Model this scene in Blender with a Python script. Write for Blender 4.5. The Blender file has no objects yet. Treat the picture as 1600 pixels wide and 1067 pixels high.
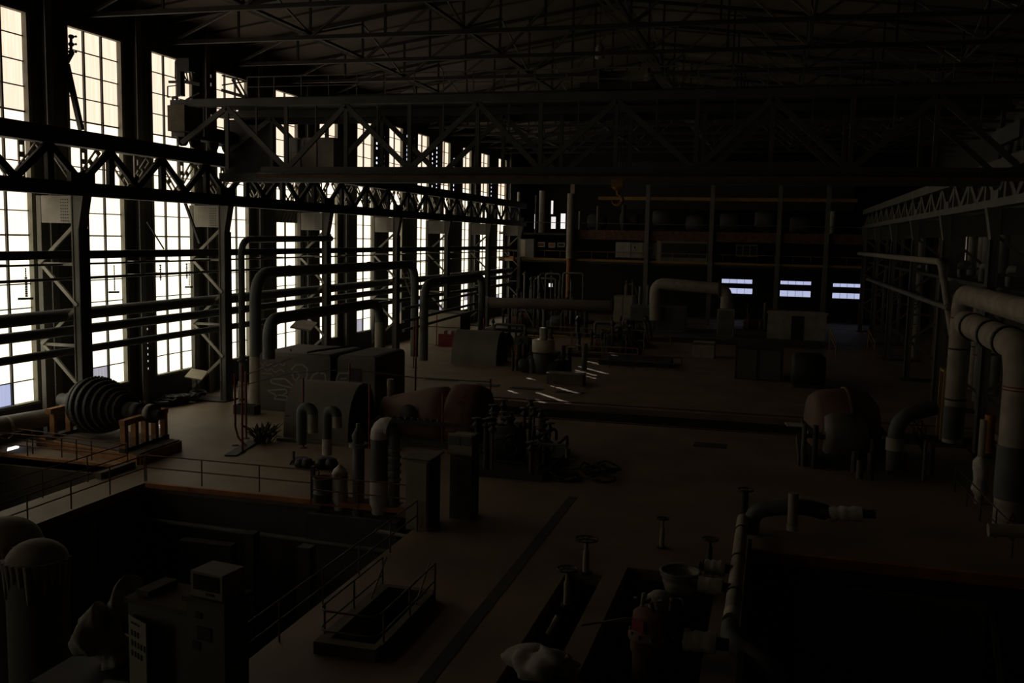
import bpy, math, random
from mathutils import Vector, Matrix, Euler
random.seed(7)
PI = math.pi
S = bpy.context.scene
COL = S.collection
# ------------------------------------------------------------------ camera, world, sun, exposure
M = Matrix(((0.96457929, -0.04807918, 0.25937462), (0.262982, 0.09821834, -0.95978832), (0.0206705, 0.99400279, 0.10738333)))
FPX = 1500.0
CH = 10.0
cd = bpy.data.cameras.new('camera'); cam = bpy.data.objects.new('camera', cd); COL.objects.link(cam)
cd.sensor_width = 36; cd.lens = FPX / 1600 * 36; cd.clip_end = 600; cd.clip_start = 0.1
mw = M.to_4x4(); mw.translation = Vector((0, 0, CH)); cam.matrix_world = mw
S.camera = cam
S.view_settings.view_transform = 'Standard'; S.view_settings.look = 'None'
S.view_settings.gamma = 1; S.view_settings.use_curve_mapping = False
S.view_settings.exposure = 0.0
w = bpy.data.worlds.new('world'); S.world = w; w.use_nodes = True
bg = w.node_tree.nodes['Background']; bg.inputs[0].default_value = (0.78, 0.84, 1.0, 1); bg.inputs[1].default_value = 1.6
sl = bpy.data.lights.new('sun', 'SUN'); sun = bpy.data.objects.new('sun', sl); COL.objects.link(sun)
sl.energy = 9.0; sl.angle = math.radians(0.55); sl.color = (1.0, 0.93, 0.82)
SD = Vector((0.647, -0.762 * 0.985, -0.5715)).normalized()
sun.rotation_euler = SD.to_track_quat('-Z', 'Y').to_euler()
PANE_TOP, PANE_LOW = 1.18, 1.8


def ray(px, py): return M @ Vector((px - 800, 533.5 - py, -FPX))
def G(px, py, z=0.0):
    d = ray(px, py); return Vector((0, 0, CH)) + d * ((z - CH) / d.z)
def PX(px, py, x):
    d = ray(px, py); return Vector((0, 0, CH)) + d * (x / d.x)
def PY(px, py, y):
    d = ray(px, py); return Vector((0, 0, CH)) + d * (y / d.y)

# ------------------------------------------------------------------ materials
def mat(name, c, rough=0.75, metal=0.0, var=0.35, scale=1.5, c2=None, grime=0.0, stripe=None):
    m = bpy.data.materials.new(name); m.use_nodes = True
    nt = m.node_tree; b = nt.nodes['Principled BSDF']
    b.inputs['Roughness'].default_value = rough; b.inputs['Metallic'].default_value = metal
    tc = nt.nodes.new('ShaderNodeTexCoord')
    n = nt.nodes.new('ShaderNodeTexNoise'); n.inputs['Scale'].default_value = scale; n.inputs['Detail'].default_value = 6
    if stripe:
        mp = nt.nodes.new('ShaderNodeMapping'); mp.inputs['Scale'].default_value = stripe
        nt.links.new(tc.outputs['Object'], mp.inputs[0]); nt.links.new(mp.outputs[0], n.inputs[0])
    else:
        nt.links.new(tc.outputs['Object'], n.inputs[0])
    r = nt.nodes.new('ShaderNodeValToRGB'); r.color_ramp.elements[0].position = .3; r.color_ramp.elements[1].position = .7
    k = 1 - var
    r.color_ramp.elements[0].color = (*(c2 if c2 else [v * k for v in c]), 1)
    r.color_ramp.elements[1].color = (*c, 1)
    nt.links.new(n.outputs[0], r.inputs[0]); nt.links.new(r.outputs[0], b.inputs['Base Color'])
    bp = nt.nodes.new('ShaderNodeBump'); bp.inputs['Strength'].default_value = .15; bp.inputs['Distance'].default_value = .02
    nt.links.new(n.outputs[0], bp.inputs['Height']); nt.links.new(bp.outputs[0], b.inputs['Normal'])
    return m

def emis(name, c, s, streak=0.15, c2=None, scale=(0.2, 9, .25)):
    m = bpy.data.materials.new(name); m.use_nodes = True; nt = m.node_tree
    b = nt.nodes['Principled BSDF']; b.inputs['Base Color'].default_value = (.05, .05, .05, 1); b.inputs['Roughness'].default_value = .5
    tc = nt.nodes.new('ShaderNodeTexCoord'); mp = nt.nodes.new('ShaderNodeMapping'); mp.inputs['Scale'].default_value = scale
    n = nt.nodes.new('ShaderNodeTexNoise'); n.inputs['Scale'].default_value = 1; n.inputs['Detail'].default_value = 3
    oi = nt.nodes.new('ShaderNodeObjectInfo'); ad = nt.nodes.new('ShaderNodeVectorMath'); ad.operation = 'ADD'
    nt.links.new(tc.outputs['Object'], mp.inputs[0]); nt.links.new(mp.outputs[0], ad.inputs[0]); nt.links.new(oi.outputs['Location'], ad.inputs[1])
    nt.links.new(ad.outputs[0], n.inputs[0])
    r = nt.nodes.new('ShaderNodeValToRGB'); r.color_ramp.elements[0].position = .35; r.color_ramp.elements[1].position = .62
    r.color_ramp.elements[0].color = (*(c2 or [v * (1 - streak) for v in c]), 1); r.color_ramp.elements[1].color = (*c, 1)
    nt.links.new(n.outputs[0], r.inputs[0]); nt.links.new(r.outputs[0], b.inputs['Emission Color'])
    b.inputs['Emission Strength'].default_value = s
    return m

m_floor = mat('worn_concrete_floor', (.27, .195, .13), .6, var=.45, scale=.35)
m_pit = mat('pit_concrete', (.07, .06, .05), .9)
m_brick = mat('sooty_plaster', (.085, .078, .065), .9, scale=.5)
m_shaded = mat('shaded_plaster', (.03, .028, .026), .9, scale=.5)  # darker plaster for the back wall: shade under the gallery put into its colour
m_brown = mat('brown_pipe_paint', (.13, .10, .078), .7, scale=.8)
m_roof = mat('roof_sheet', (.13, .105, .08), .85, var=.55, scale=.25)
m_dark = mat('sooty_steel', (.035, .033, .03), .65, scale=1)
m_steel = mat('grey_painted_steel', (.16, .155, .13), .6, scale=.8)
m_light = mat('pale_painted_steel', (.36, .34, .29), .6, scale=1.2)
m_crane = mat('crane_grey_green', (.075, .078, .068), .6, scale=.8)
m_frame = mat('window_frame_steel', (.09, .085, .07), .6)
m_jamb = mat('pale_jamb', (.22, .21, .16), .7)
m_rust = mat('rusty_iron', (.16, .07, .04), .85, c2=(.06, .035, .025), scale=2)
m_red = mat('red_paint', (.24, .022, .015), .6)
m_orange = mat('orange_paint', (.42, .16, .035), .7, c2=(.2, .07, .02))
m_yellow = mat('yellow_paint', (.34, .19, .035), .65, c2=(.25, .15, .03))
m_wood = mat('raw_timber', (.42, .21, .085), .8, c2=(.24, .11, .05), scale=3)
m_plank = mat('grey_planks', (.15, .125, .095), .85, scale=2)
m_wrap = mat('white_pipe_wrap', (.55, .52, .45), .8, var=.3, scale=4)
m_insul = mat('beige_insulation', (.36, .32, .25), .8, var=.35, scale=1.5)
m_grey = mat('dark_insulation', (.10, .105, .10), .7)
m_cab = mat('cabinet_paint', (.36, .33, .25), .55, scale=1)
m_cabgreen = mat('green_grey_cabinet', (.26, .27, .19), .6)
m_block = mat('generator_casing_paint', (.115, .105, .085), .7, scale=.6)
m_casing = mat('turbine_casing_paint', (.17, .15, .12), .6, scale=.7)
m_redcase = mat('rust_red_casing', (.17, .09, .065), .7, scale=.8)
m_white = mat('white_panel', (.55, .50, .38), .7, scale=1, var=.25)
m_paint = mat('chalk_white_paint', (.32, .31, .28), .8)
m_black = mat('black_rubber', (.015, .015, .016), .6)
m_sack = mat('white_sackcloth', (.42, .40, .35), .9, scale=4)
m_plant = mat('dry_leaves', (.10, .08, .05), .9, c2=(.04, .04, .02), scale=5)
m_glass = mat('dark_glass', (.03, .035, .04), .2)
m_ground = mat('outside_ground', (.35, .33, .30), .9)
m_paneT = emis('sunlit_sheet_upper', (1.0, .84, .66), PANE_TOP, c2=(.98, .72, .52))
m_paneL = emis('sunlit_sheet_lower', (1.0, .93, .74), PANE_LOW, c2=(1.0, .86, .58))
m_paneM = emis('sunlit_sheet_middle', (1.0, .90, .72), 1.6, c2=(1.0, .80, .55))
m_paneB = emis('daylit_blue_pane', (.62, .68, 1.0), .75, streak=.1)
m_paneD = emis('clouded_daylit_pane', (.55, .52, .60), .8, streak=.2)

# ------------------------------------------------------------------ geometry builder
class MB:
    def __init__(s): s.v = []; s.f = []; s.sm = []
    def add(s, vs, fs, smooth=False):
        n = len(s.v); s.v += [Vector(v) for v in vs]; s.f += [tuple(i + n for i in f) for f in fs]; s.sm += [smooth] * len(fs); return s
    def box(s, a, b):
        x0, y0, z0 = [min(p, q) for p, q in zip(a, b)]; x1, y1, z1 = [max(p, q) for p, q in zip(a, b)]
        return s.add([(x0, y0, z0), (x1, y0, z0), (x1, y1, z0), (x0, y1, z0), (x0, y0, z1), (x1, y0, z1), (x1, y1, z1), (x0, y1, z1)],
                     [(0, 3, 2, 1), (4, 5, 6, 7), (0, 1, 5, 4), (1, 2, 6, 5), (2, 3, 7, 6), (3, 0, 4, 7)])
    def cbox(s, c, d, rz=0, tilt=None):
        R = Euler(tilt).to_matrix() if tilt else Matrix.Rotation(rz, 3, 'Z')
        c = Vector(c); h = Vector(d) / 2
        vs = [c + R @ Vector((sx * h.x, sy * h.y, sz * h.z)) for sz in (-1, 1) for sx, sy in ((-1, -1), (1, -1), (1, 1), (-1, 1))]
        return s.add(vs, [(0, 3, 2, 1), (4, 5, 6, 7), (0, 1, 5, 4), (1, 2, 6, 5), (2, 3, 7, 6), (3, 0, 4, 7)])
    def bar(s, p, q, w, h=None, up=(0, 0, 1)):
        p = Vector(p); q = Vector(q); h = h or w; d = (q - p).normalized(); u = Vector(up)
        if abs(d.dot(u)) > .98: u = Vector((1, 0, 0))
        a = d.cross(u).normalized(); b = a.cross(d).normalized()
        vs = [e + a * (sx * w / 2) + b * (sz * h / 2) for e in (p, q) for sx, sz in ((-1, -1), (1, -1), (1, 1), (-1, 1))]
        return s.add(vs, [(0, 1, 2, 3), (7, 6, 5, 4), (0, 4, 5, 1), (1, 5, 6, 2), (2, 6, 7, 3), (3, 7, 4, 0)])
    def tube(s, pts, r, seg=10, caps=True):
        pts = [Vector(p) for p in pts]; rs = r if isinstance(r, (list, tuple)) else [r] * len(pts)
        vs = []; ref = None
        for i, p in enumerate(pts):
            d = (pts[min(i + 1, len(pts) - 1)] - pts[max(i - 1, 0)]).normalized()
            if ref is None: ref = Vector((0, 0, 1)) if abs(d.z) < .9 else Vector((1, 0, 0))
            a = (ref - d * ref.dot(d)).normalized(); ref = a; b = d.cross(a)
            for k in range(seg):
                t = 2 * PI * k / seg; vs.append(p + (a * math.cos(t) + b * math.sin(t)) * rs[i])
        fs = []
        for i in range(len(pts) - 1):
            for k in range(seg): fs.append((i * seg + k, i * seg + (k + 1) % seg, (i + 1) * seg + (k + 1) % seg, (i + 1) * seg + k))
        s.add(vs, fs, True)
        if caps:
            s.add(vs[:seg], [tuple(range(seg))[::-1]]); s.add(vs[-seg:], [tuple(range(seg))])
        return s
    def lathe(s, c, ax, prof, seg=24, a0=0, a1=2 * PI):
        # prof: list of (distance along axis, radius)
        ax = Vector(ax).normalized(); u = Vector((0, 0, 1)) if abs(ax.z) < .9 else Vector((1, 0, 0))
        u = (u - ax * u.dot(ax)).normalized(); v = ax.cross(u); c = Vector(c); full = a1 - a0 > 6.28
        n = seg if full else seg + 1; vs = []
        for t, r in prof:
            for k in range(n):
                a = a0 + (a1 - a0) * k / seg; vs.append(c + ax * t + (u * math.cos(a) + v * math.sin(a)) * r)
        fs = []
        for i in range(len(prof) - 1):
            for k in range(seg):
                k2 = (k + 1) % n if full else k + 1
                fs.append((i * n + k, i * n + k2, (i + 1) * n + k2, (i + 1) * n + k))
        return s.add(vs, fs, True)
    def mesh(s, name, m, off=Vector((0, 0, 0))):
        me = bpy.data.meshes.new(name); me.from_pydata([v - off for v in s.v], [], s.f)
        me.polygons.foreach_set('use_smooth', s.sm); me.materials.append(m); me.update(); return me

def origin(o):
    p = Vector((0, 0, 0))
    while o: p += Vector(o.location); o = o.parent
    return p
def tag(o, label=None, cat=None, group=None, kind=None):
    if label: o['label'] = label
    if cat: o['category'] = cat
    if group: o['group'] = group
    if kind: o['kind'] = kind
    return o
def center(mb):
    xs = [v.x for v in mb.v]; ys = [v.y for v in mb.v]; zs = [v.z for v in mb.v]
    return Vector(((min(xs) + max(xs)) / 2, (min(ys) + max(ys)) / 2, min(zs)))
def obj(name, mb, m, parent=None, label=None, cat=None, group=None, kind=None):
    c = center(mb); o = bpy.data.objects.new(name, mb.mesh(name, m, c)); COL.objects.link(o)
    if parent: o.parent = parent; o.location = c - origin(parent)
    else: o.location = c
    return tag(o, label, cat, group, kind)
def inst(name, me, loc, parent=None):
    o = bpy.data.objects.new(name, me); COL.objects.link(o)
    if parent: o.parent = parent; o.location = Vector(loc) - origin(parent)
    else: o.location = loc
    return o
def thing(name, label, cat, loc, group=None):
    o = bpy.data.objects.new(name, None); COL.objects.link(o); o.location = Vector(loc); o.empty_display_size = .2
    return tag(o, label, cat, group)
def struct(name, mb, m): return obj(name, mb, m, kind='structure')
def elbow(p, q, r0, n=6, *rest):
    pass
def path(pts, rad, n=5):
    """polyline with rounded corners of radius rad"""
    pts = [Vector(p) for p in pts]; out = [pts[0]]
    for i in range(1, len(pts) - 1):
        a, b, c = pts[i - 1], pts[i], pts[i + 1]; d1 = (a - b).normalized(); d2 = (c - b).normalized()
        r = min(rad, (a - b).length * .48, (c - b).length * .48)
        p0, p1 = b + d1 * r, b + d2 * r
        for k in range(n + 1):
            t = k / n; out.append(p0 * (1 - t) ** 2 + b * 2 * t * (1 - t) + p1 * t * t)
    out.append(pts[-1]); return out
ORD = ['nearest', 'second', 'third', 'fourth', 'fifth', 'sixth', 'seventh', 'eighth', 'ninth', 'tenth', 'eleventh', 'twelfth', 'thirteenth', 'fourteenth']

# ------------------------------------------------------------------ structure
XL, XR = -34.0, 19.0
YB = 130.0
PITS = [(-23.75, -11.5, 9.0, 32.3, -6.0),      # great foreground pit
        (-34.0, -26.0, 24.0, 34.0, -5.0),      # pit by the rotor stand
        (-9.9, -8.75, 20.4, 24.0, -3.0),       # stair hatch
        (-0.3, 8.4, 9.0, 31.6, -5.0),          # right pit
        (-5.6, -4.5, 19.5, 27.6, -2.0),        # trench behind the sack
        (-3.9, -1.2, 20.6, 28.6, -2.0),        # pump well
        (-16.1, -13.0, 31.9, 33.1, -2.5),
        ]
CH_ = (-19.5, 12.0, 52.0, 56.5, -1.6)
xs = sorted({XL, XR, *[p[0] for p in PITS], *[p[1] for p in PITS], CH_[0], CH_[1]})
ys = sorted({-4.0, YB, *[p[2] for p in PITS], *[p[3] for p in PITS], CH_[2], CH_[3]})
mb = MB()
def inpit(x, y): return any(p[0] < x < p[1] and p[2] < y < p[3] for p in PITS + [CH_])
for i in range(len(xs) - 1):
    j0 = None
    for j in range(len(ys)):
        ok = j < len(ys) - 1 and not inpit((xs[i] + xs[i + 1]) / 2, (ys[j] + ys[j + 1]) / 2)
        if ok and j0 is None: j0 = j
        if not ok and j0 is not None:
            mb.box((xs[i], ys[j0], -.35), (xs[i + 1], ys[j], 0)); j0 = None
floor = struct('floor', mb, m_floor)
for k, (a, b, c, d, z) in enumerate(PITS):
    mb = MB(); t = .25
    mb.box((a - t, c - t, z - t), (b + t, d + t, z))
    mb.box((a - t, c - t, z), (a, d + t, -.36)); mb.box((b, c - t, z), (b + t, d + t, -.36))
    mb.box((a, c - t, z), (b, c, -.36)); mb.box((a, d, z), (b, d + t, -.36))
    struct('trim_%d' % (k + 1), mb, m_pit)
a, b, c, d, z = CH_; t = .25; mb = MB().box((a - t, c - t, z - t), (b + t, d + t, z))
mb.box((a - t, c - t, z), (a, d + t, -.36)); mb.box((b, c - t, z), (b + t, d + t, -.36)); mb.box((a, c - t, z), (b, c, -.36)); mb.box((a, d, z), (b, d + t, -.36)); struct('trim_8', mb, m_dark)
# rails and painted slab joints on the floor
for k, (a, b) in enumerate([((-19, 57.2, .0), (12, 57.2, .0)), ((-19, 51.6, 0), (12, 51.6, 0))]):
    obj('floor_rail', MB().bar(Vector(a) + Vector((0, 0, .03)), Vector(b) + Vector((0, 0, .03)), .12, .06), m_rust,
        label='%s steel edge rail of the dark channel crossing the hall floor' % ('far' if k == 0 else 'near'), cat='rail')
for k, (x, y, a, b) in enumerate([(-15.5, 61.5, 2.2, .8), (-18.4, 61.8, 1.6, .9), (-22.0, 63.0, 2.4, .8), (-12.5, 61.0, 1.8, .7), (-2.6, 47.6, 1.6, 1.0), (-20.5, 72.0, .9, .5)]):
    obj('floor_hatch', MB().box((x - a / 2, y - b / 2, 0), (x + a / 2, y + b / 2, .03)), m_dark,
        label='flat dark steel hatch cover, ' + ['right of the stanchions in mid hall', 'between two other hatches before the white barrier', 'leftmost of the hatches beyond the generator casing', 'beside the pump cluster at the channel edge', 'single one on the open centre floor', 'small one nearest the second turbine hood'][k], cat='hatch')

WIN = [(-.9, 3.4, 3), (20.1, 24.3, 3), (27.0, 31.2, 3), (33.9, 38.3, 3), (40.84, 45.0, 3), (47.45, 51.55, 3), (53.9, 57.75, 3), (61.3, 64.65, 2), (68.0, 71.3, 2), (74.9, 78.4, 2),
       (81.8, 85.2, 2), (89.0, 92.3, 2), (95.8, 98.9, 2), (103.1, 106.3, 2), (110.0, 113.4, 2), (117.4, 121.3, 2)]
ZT, ZB = 20.0, 1.6
# wall_left with piers (some perforated)
mbw = MB()
mbw.box((XL - .35, -4, 0), (XL, 36.3, ZB)); mbw.box((XL - .35, 37.4, 0), (XL, YB, ZB)); mbw.box((XL - .03, 36.3, 0), (XL, 37.4, .62)); mbw.box((XL - .03, 36.3, 1.05), (XL, 37.4, ZB)); mbw.box((XL - .35, -4, ZT), (XL, YB, 22.2)); mbw.box((XL - .35, -4, -.35), (XL, YB, 0))
def pier(y0, y1, cols):
    y = y0; th = .04 if cols else .35
    for (yc, wd, holes) in sorted(cols):
        mbw.box((XL - th, y, ZB), (XL, yc - wd / 2, ZT)); z = ZB
        for (hz, hh) in sorted(holes):
            mbw.box((XL - .04, yc - wd / 2, z), (XL, yc + wd / 2, hz - hh / 2)); z = hz + hh / 2
        mbw.box((XL - .04, yc - wd / 2, z), (XL, yc + wd / 2, ZT)); y = yc + wd / 2
    mbw.box((XL - th, y, ZB), (XL, y1, ZT))
def colh(z0, z1, st, h, skip=()): 
    n = int((z1 - z0) / st) + 1
    return [(z0 + i * st, h) for i in range(n) if i not in skip]
HOLES = {1: [(46.76, .12, [(z, .12) for z in (2.19, 2.62, 3.0, 3.35, 3.68, 4.45)])],
         2: [(52.6, .16, [(18.2, .16), (18.75, .16), (19.1, .18)]), (53.45, .2, [(17.1, .2), (19.0, .2), (19.5, .2)])],
         3: [(59.2, .35, [(18.6, .2), (17.9, .12)])],
         6: [(79.2, .34, colh(14.6, 19.2, .42, .2, (3, 6))), (80.7, .3, colh(14.4, 18.9, .43, .2, (7,)))],
         7: [(86.4, .34, colh(14.6, 19.5, .43, .22)), (88.2, .1, colh(14.5, 19.5, .6, .1))],
         8: [(93.4, .3, colh(14.6, 19.3, .46, .22, (4, 5))), (94.7, .32, colh(14.5, 19.4, .45, .22))],
         9: [(100.2, .32, colh(14.6, 18.4, .47, .22, (4,)))],
         11: [(114.6, .3, colh(14.6, 17.5, .5, .2))]}
prev = -4.0
for i, (a, b, nc) in enumerate(WIN + [(YB, YB, 0)]):
    pier(prev, a, HOLES.get(i - 4, [])); prev = b
struct('wall_left', mbw, m_brick)
# windows
NR = 16
rh = (ZT - ZB) / NR
LEAK = {7: (83.1, 13), 8: (89.95, 14), 9: (96.95, 13), 10: (103.9, 13)}
def window(i, a, b, nc):
    root = bpy.data.objects.new('window_%d' % (i + 4), None); COL.objects.link(root); root.location = (XL, (a + b) / 2, ZB); root['kind'] = 'structure'
    f = MB(); t = .1
    for y in (a, b): f.box((XL - .3, y - t, ZB), (XL + .05, y + t, ZT))
    f.box((XL - .3, a, ZB), (XL + .12, b, ZB + .12)); f.box((XL - .3, a, ZT - .12), (XL + .08, b, ZT))
    obj('window_frame', f, m_jamb, root)
    cw = (b - a - 2 * t) / nc
    for c in range(1, nc):
        obj('mullion', MB().box((XL - .3, a + t + c * cw - .055, ZB), (XL - .1, a + t + c * cw + .055, ZT)), m_frame, root)
    for r in range(1, NR):
        big = .06 if r % 5 == 2 else .035
        obj('glazing_bar', MB().box((XL - .27, a, ZB + r * rh - big / 2 - .01), (XL - .16, b, ZB + r * rh + big / 2 + .01)), m_frame, root)
    meshes = {}
    for c in range(nc):
        for r in range(NR):
            m = m_paneL if r < 7 else (m_paneM if r < 12 else m_paneT)
            if i == 1 and c == 1 and r == 0: m = m_paneD
            if i == 0 and c == 1 and r == 0: m = m_paneB
            if i >= 6 and r < 2: m = m_paneD if (c + r + i) % 3 == 0 else m
            w0 = cw - .02; off = 0
            if i in LEAK and r >= LEAK[i][1] and a + t + c * cw < LEAK[i][0] < a + t + (c + 1) * cw:
                ya, yb, yl = a + t + c * cw + .01, a + t + (c + 1) * cw - .01, LEAK[i][0]
                for u, v in ((ya, yl - .09), (yl + .09, yb)):
                    if v - u > .05: inst('pane', MB().box((-.012, -(v - u) / 2, -rh / 2 + .005), (.012, (v - u) / 2, rh / 2 - .005)).mesh('pane', m), (XL - .22, (u + v) / 2, ZB + (r + .5) * rh), root)
                continue
            # weather-torn sheets with a loose edge
            if i in (0, 1) and c == nc - 1 and r in (2, 11, 13): w0 -= .06
            key = (m.name, round(w0, 3))
            if key not in meshes:
                meshes[key] = MB().box((-.012, -w0 / 2, -rh / 2 + .005), (.012, w0 / 2, rh / 2 - .005)).mesh('pane', m)
            if i == 4 and 7.6 < r < 9: continue
            inst('pane', meshes[key], (XL - .22, a + t + (c + .5) * cw + off, ZB + (r + .5) * rh), root)
    if i == 4:
        pn = MB()
        pn.box((XL - .1, a, 10.75), (XL + .1, b + 3.3, 12.0))
        for k in range(14):
            s = k * .5; y0 = a - .3 + s
            if k < 7: pn.bar((XL + .15, a + s, 10.75), (XL + .15, a + s + .9, 12.0), .06)
            else: pn.bar((XL + .15, a + s + .4, 10.75), (XL + .15, a + s - .5, 12.0), .06)
        obj('blanking_panel', pn, m_steel, root)
for i, (a, b, nc) in enumerate(WIN): window(i - 3, a, b, nc)
# outside: ground and sky beyond the broken panes
obj('outside_ground', MB().box((-140, -20, -.9), (XL - .4, 220, -.6)), m_ground, kind='structure')

# back wall with two-storey gallery windows
WB = []
for (x0, y0, x1, y1) in ((1128, 435, 1175, 444), (1128, 449, 1175, 460), (1220, 438, 1267, 446), (1219, 453, 1266, 465), (1302, 442, 1346, 450), (1301, 457, 1346, 468)):
    p, q = PY(x0, y0, YB), PY(x1, y1, YB); WB.append((p.x, q.x, q.z, p.z))
for (x0, y0, x1, y1) in ((835, 334, 836.5, 358), (844, 318, 845, 340), (861, 313, 864, 335), (861, 338, 868, 358), (876, 333, 883, 358), (857, 442, 863, 449)):
    p, q = PY(x0, y0, YB), PY(x1, y1, YB); WB.append((p.x, max(q.x, p.x + .15), q.z, p.z))
bx = sorted({XL, XR, *[v for t in WB for v in t[:2]]}); bz = sorted({0., 22.2, *[v for t in WB for v in t[2:]]})
mb = MB()
for i in range(len(bx) - 1):
    j0 = None
    for j in range(len(bz)):
        ok = j < len(bz) - 1 and not any(t[0] < (bx[i] + bx[i + 1]) / 2 < t[1] and t[2] < (bz[j] + bz[j + 1]) / 2 < t[3] for t in WB)
        if ok and j0 is None: j0 = j
        if not ok and j0 is not None: mb.box((bx[i], YB, bz[j0]), (bx[i + 1], YB + .3, bz[j])); j0 = None
mb.box((XL, YB, 22.2), (XR, YB + .3, 27))
struct('wall_back', mb, m_shaded)
m_paneW = emis('white_far_pane', (1., .96, .95), .95, streak=.1)
for k, (x0, x1, z0, z1) in enumerate(WB):
    root = bpy.data.objects.new('window_%d' % (17 + k), None); COL.objects.link(root); root.location = ((x0 + x1) / 2, YB, z0); root['kind'] = 'structure'
    mm = m_paneB if k < 6 else m_paneW
    f = MB(); f.box((x0, YB + .05, z0), (x1, YB + .2, z0 + .05)); f.box((x0, YB + .05, z1 - .05), (x1, YB + .2, z1))
    n = 4 if k < 6 else 1
    for c in range(n):
        xa = x0 + (x1 - x0) * c / n; xb = x0 + (x1 - x0) * (c + 1) / n
        if c: f.box((xa - .02, YB + .05, z0), (xa + .02, YB + .2, z1))
        obj('pane', MB().box((xa + .02, YB + .1, z0), (xb - .02, YB + .12, z1)), mm, root)
    obj('window_frame', f, m_frame, root)
# right wall, with narrow dusty windows
mb = MB(); y = -4.0
RW = [(46.5, 47.6), (55, 56.2), (67.5, 68.3), (81, 82), (92, 92.8), (108, 109)]
for a, b in RW + [(YB, YB)]:
    mb.box((XR, y, -.35), (XR + .35, a, 22.2)); y = b
    if a < YB: mb.box((XR, a, -.35), (XR + .35, b, 1.5)); mb.box((XR, a, 17), (XR + .35, b, 22.2))
struct('wall_right', mb, m_brick)
m_paneR = emis('dusty_far_pane', (.95, .80, .60), .22, streak=.5)
for k, (a, b) in enumerate(RW):
    root = bpy.data.objects.new('window_%d' % (29 + k), None); COL.objects.link(root); root.location = (XR, (a + b) / 2, 1.5); root['kind'] = 'structure'
    for r in range(8):
        z0 = 1.5 + r * 1.94
        obj('pane', MB().box((XR + .1, a, z0 + .04), (XR + .12, b, z0 + 1.9)), m_paneR, root)
    f = MB()
    for r in range(9): f.box((XR + .05, a, 1.5 + r * 1.94 - .04), (XR + .2, b, 1.5 + r * 1.94 + .04))
    obj('window_frame', f, m_frame, root)
# ceiling: corrugated sheets on a low pitch
mb = MB(); XM = -10.0
for (xa, za, xb, zb) in ((XL, 22.0, XM, 25.5), (XM, 25.5, XR, 22.0)):
    n = 42; 
    for k in range(n):
        y0 = -4 + (YB + 4) * k / n; y1 = -4 + (YB + 4) * (k + 1) / n; h = .12 if k % 2 else 0
        mb.add([(xa, y0, za + h), (xb, y0, zb + h), (xb, y1, zb + h), (xa, y1, za + h), (xa, y0, za + h + .15), (xb, y0, zb + h + .15), (xb, y1, zb + h + .15), (xa, y1, za + h + .15)],
               [(0, 3, 2, 1), (4, 5, 6, 7), (0, 1, 5, 4), (1, 2, 6, 5), (2, 3, 7, 6), (3, 0, 4, 7)])
struct('ceiling', mb, m_roof)
struct('wall_front', MB().box((XL, -4.3, -.35), (XR, -4, 26)), m_brick)

# wall columns between windows
for i in range(13):
    if i in (6, 7, 8, 9, 11): continue
    y = WIN[i + 3][1] + (.75 if i < 6 else .42)
    c = thing('wall_column', '%s dark flanged steel column standing against the left window wall' % ORD[i], 'column', (XL + .3, y, 0))
    obj('flange', MB().box((XL + .5, y - .22, 0), (XL + .55, y + .22, 21.8)), m_steel, c)
    obj('web', MB().box((XL + .02, y - .03, 0), (XL + .5, y + .03, 21.8)), m_dark, c)

# roof trusses
XN = 12
def truss_proto():
    root = thing('roof_truss', '', 'truss', (0, 0, 20.6))
    def zt(x): return 22.0 + (x - XL) / (XM - XL) * 3.5 if x < XM else 25.5 - (x - XM) / (XR - XM) * 3.5
    obj('bottom_chord', MB().bar((XL, 0, 20.7), (XR, 0, 20.7), .22, .22), m_dark, root)
    obj('top_chord', MB().bar((XL, 0, 21.85), (XM, 0, 25.35), .22, .22).bar((XM, 0, 25.35), (XR, 0, 21.85), .22, .22), m_dark, root)
    st = (XR - XL) / XN
    for k in range(XN + 1):
        x = XL + k * st
        if 0 < k < XN: obj('vertical_member', MB().bar((x, 0, 20.7), (x, 0, zt(x) - .1), .12), m_dark, root)
        if k < XN:
            x2 = x + st
            if k % 2 == 0: obj('diagonal_member', MB().bar((x, 0, 20.7), (x2, 0, zt(x2) - .1), .14), m_steel, root)
            else: obj('diagonal_member', MB().bar((x, 0, zt(x) - .1), (x2, 0, 20.7), .14), m_steel, root)
    return root
tp = truss_proto()
TY = [28.5 + 6.95 * i for i in range(14)]
def copy_tree(o, parent=None):
    c = o.copy(); COL.objects.link(c); c.parent = parent
    for ch in o.children: copy_tree(ch, c)
    return c
for i, y in enumerate(TY):
    t = tp if i == 0 else copy_tree(tp)
    t.location.y = y; t['label'] = '%s dark steel roof truss spanning the hall under the roof sheets' % ORD[i]; t['group'] = 'roof trusses'
# longitudinal roof bracing
for k, x in enumerate((-25.2, -16.3, -7.5, 1.3, 10.2)):
    b = thing('roof_bracing', 'longitudinal cross-braced roof frame, %s from the left window wall' % ORD[k].replace('nearest', 'first'), 'bracing', (x, 28.5, 20.6))
    obj('lower_chord', MB().bar((x, 28.5, 20.9), (x, 119, 20.9), .14), m_dark, b)
    for i in range(13):
        za, zb = (20.9, 22.9) if i % 2 else (22.9, 20.9)
        obj('brace', MB().bar((x, TY[i], za), (x, TY[i + 1], zb), .1), m_steel, b)

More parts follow.
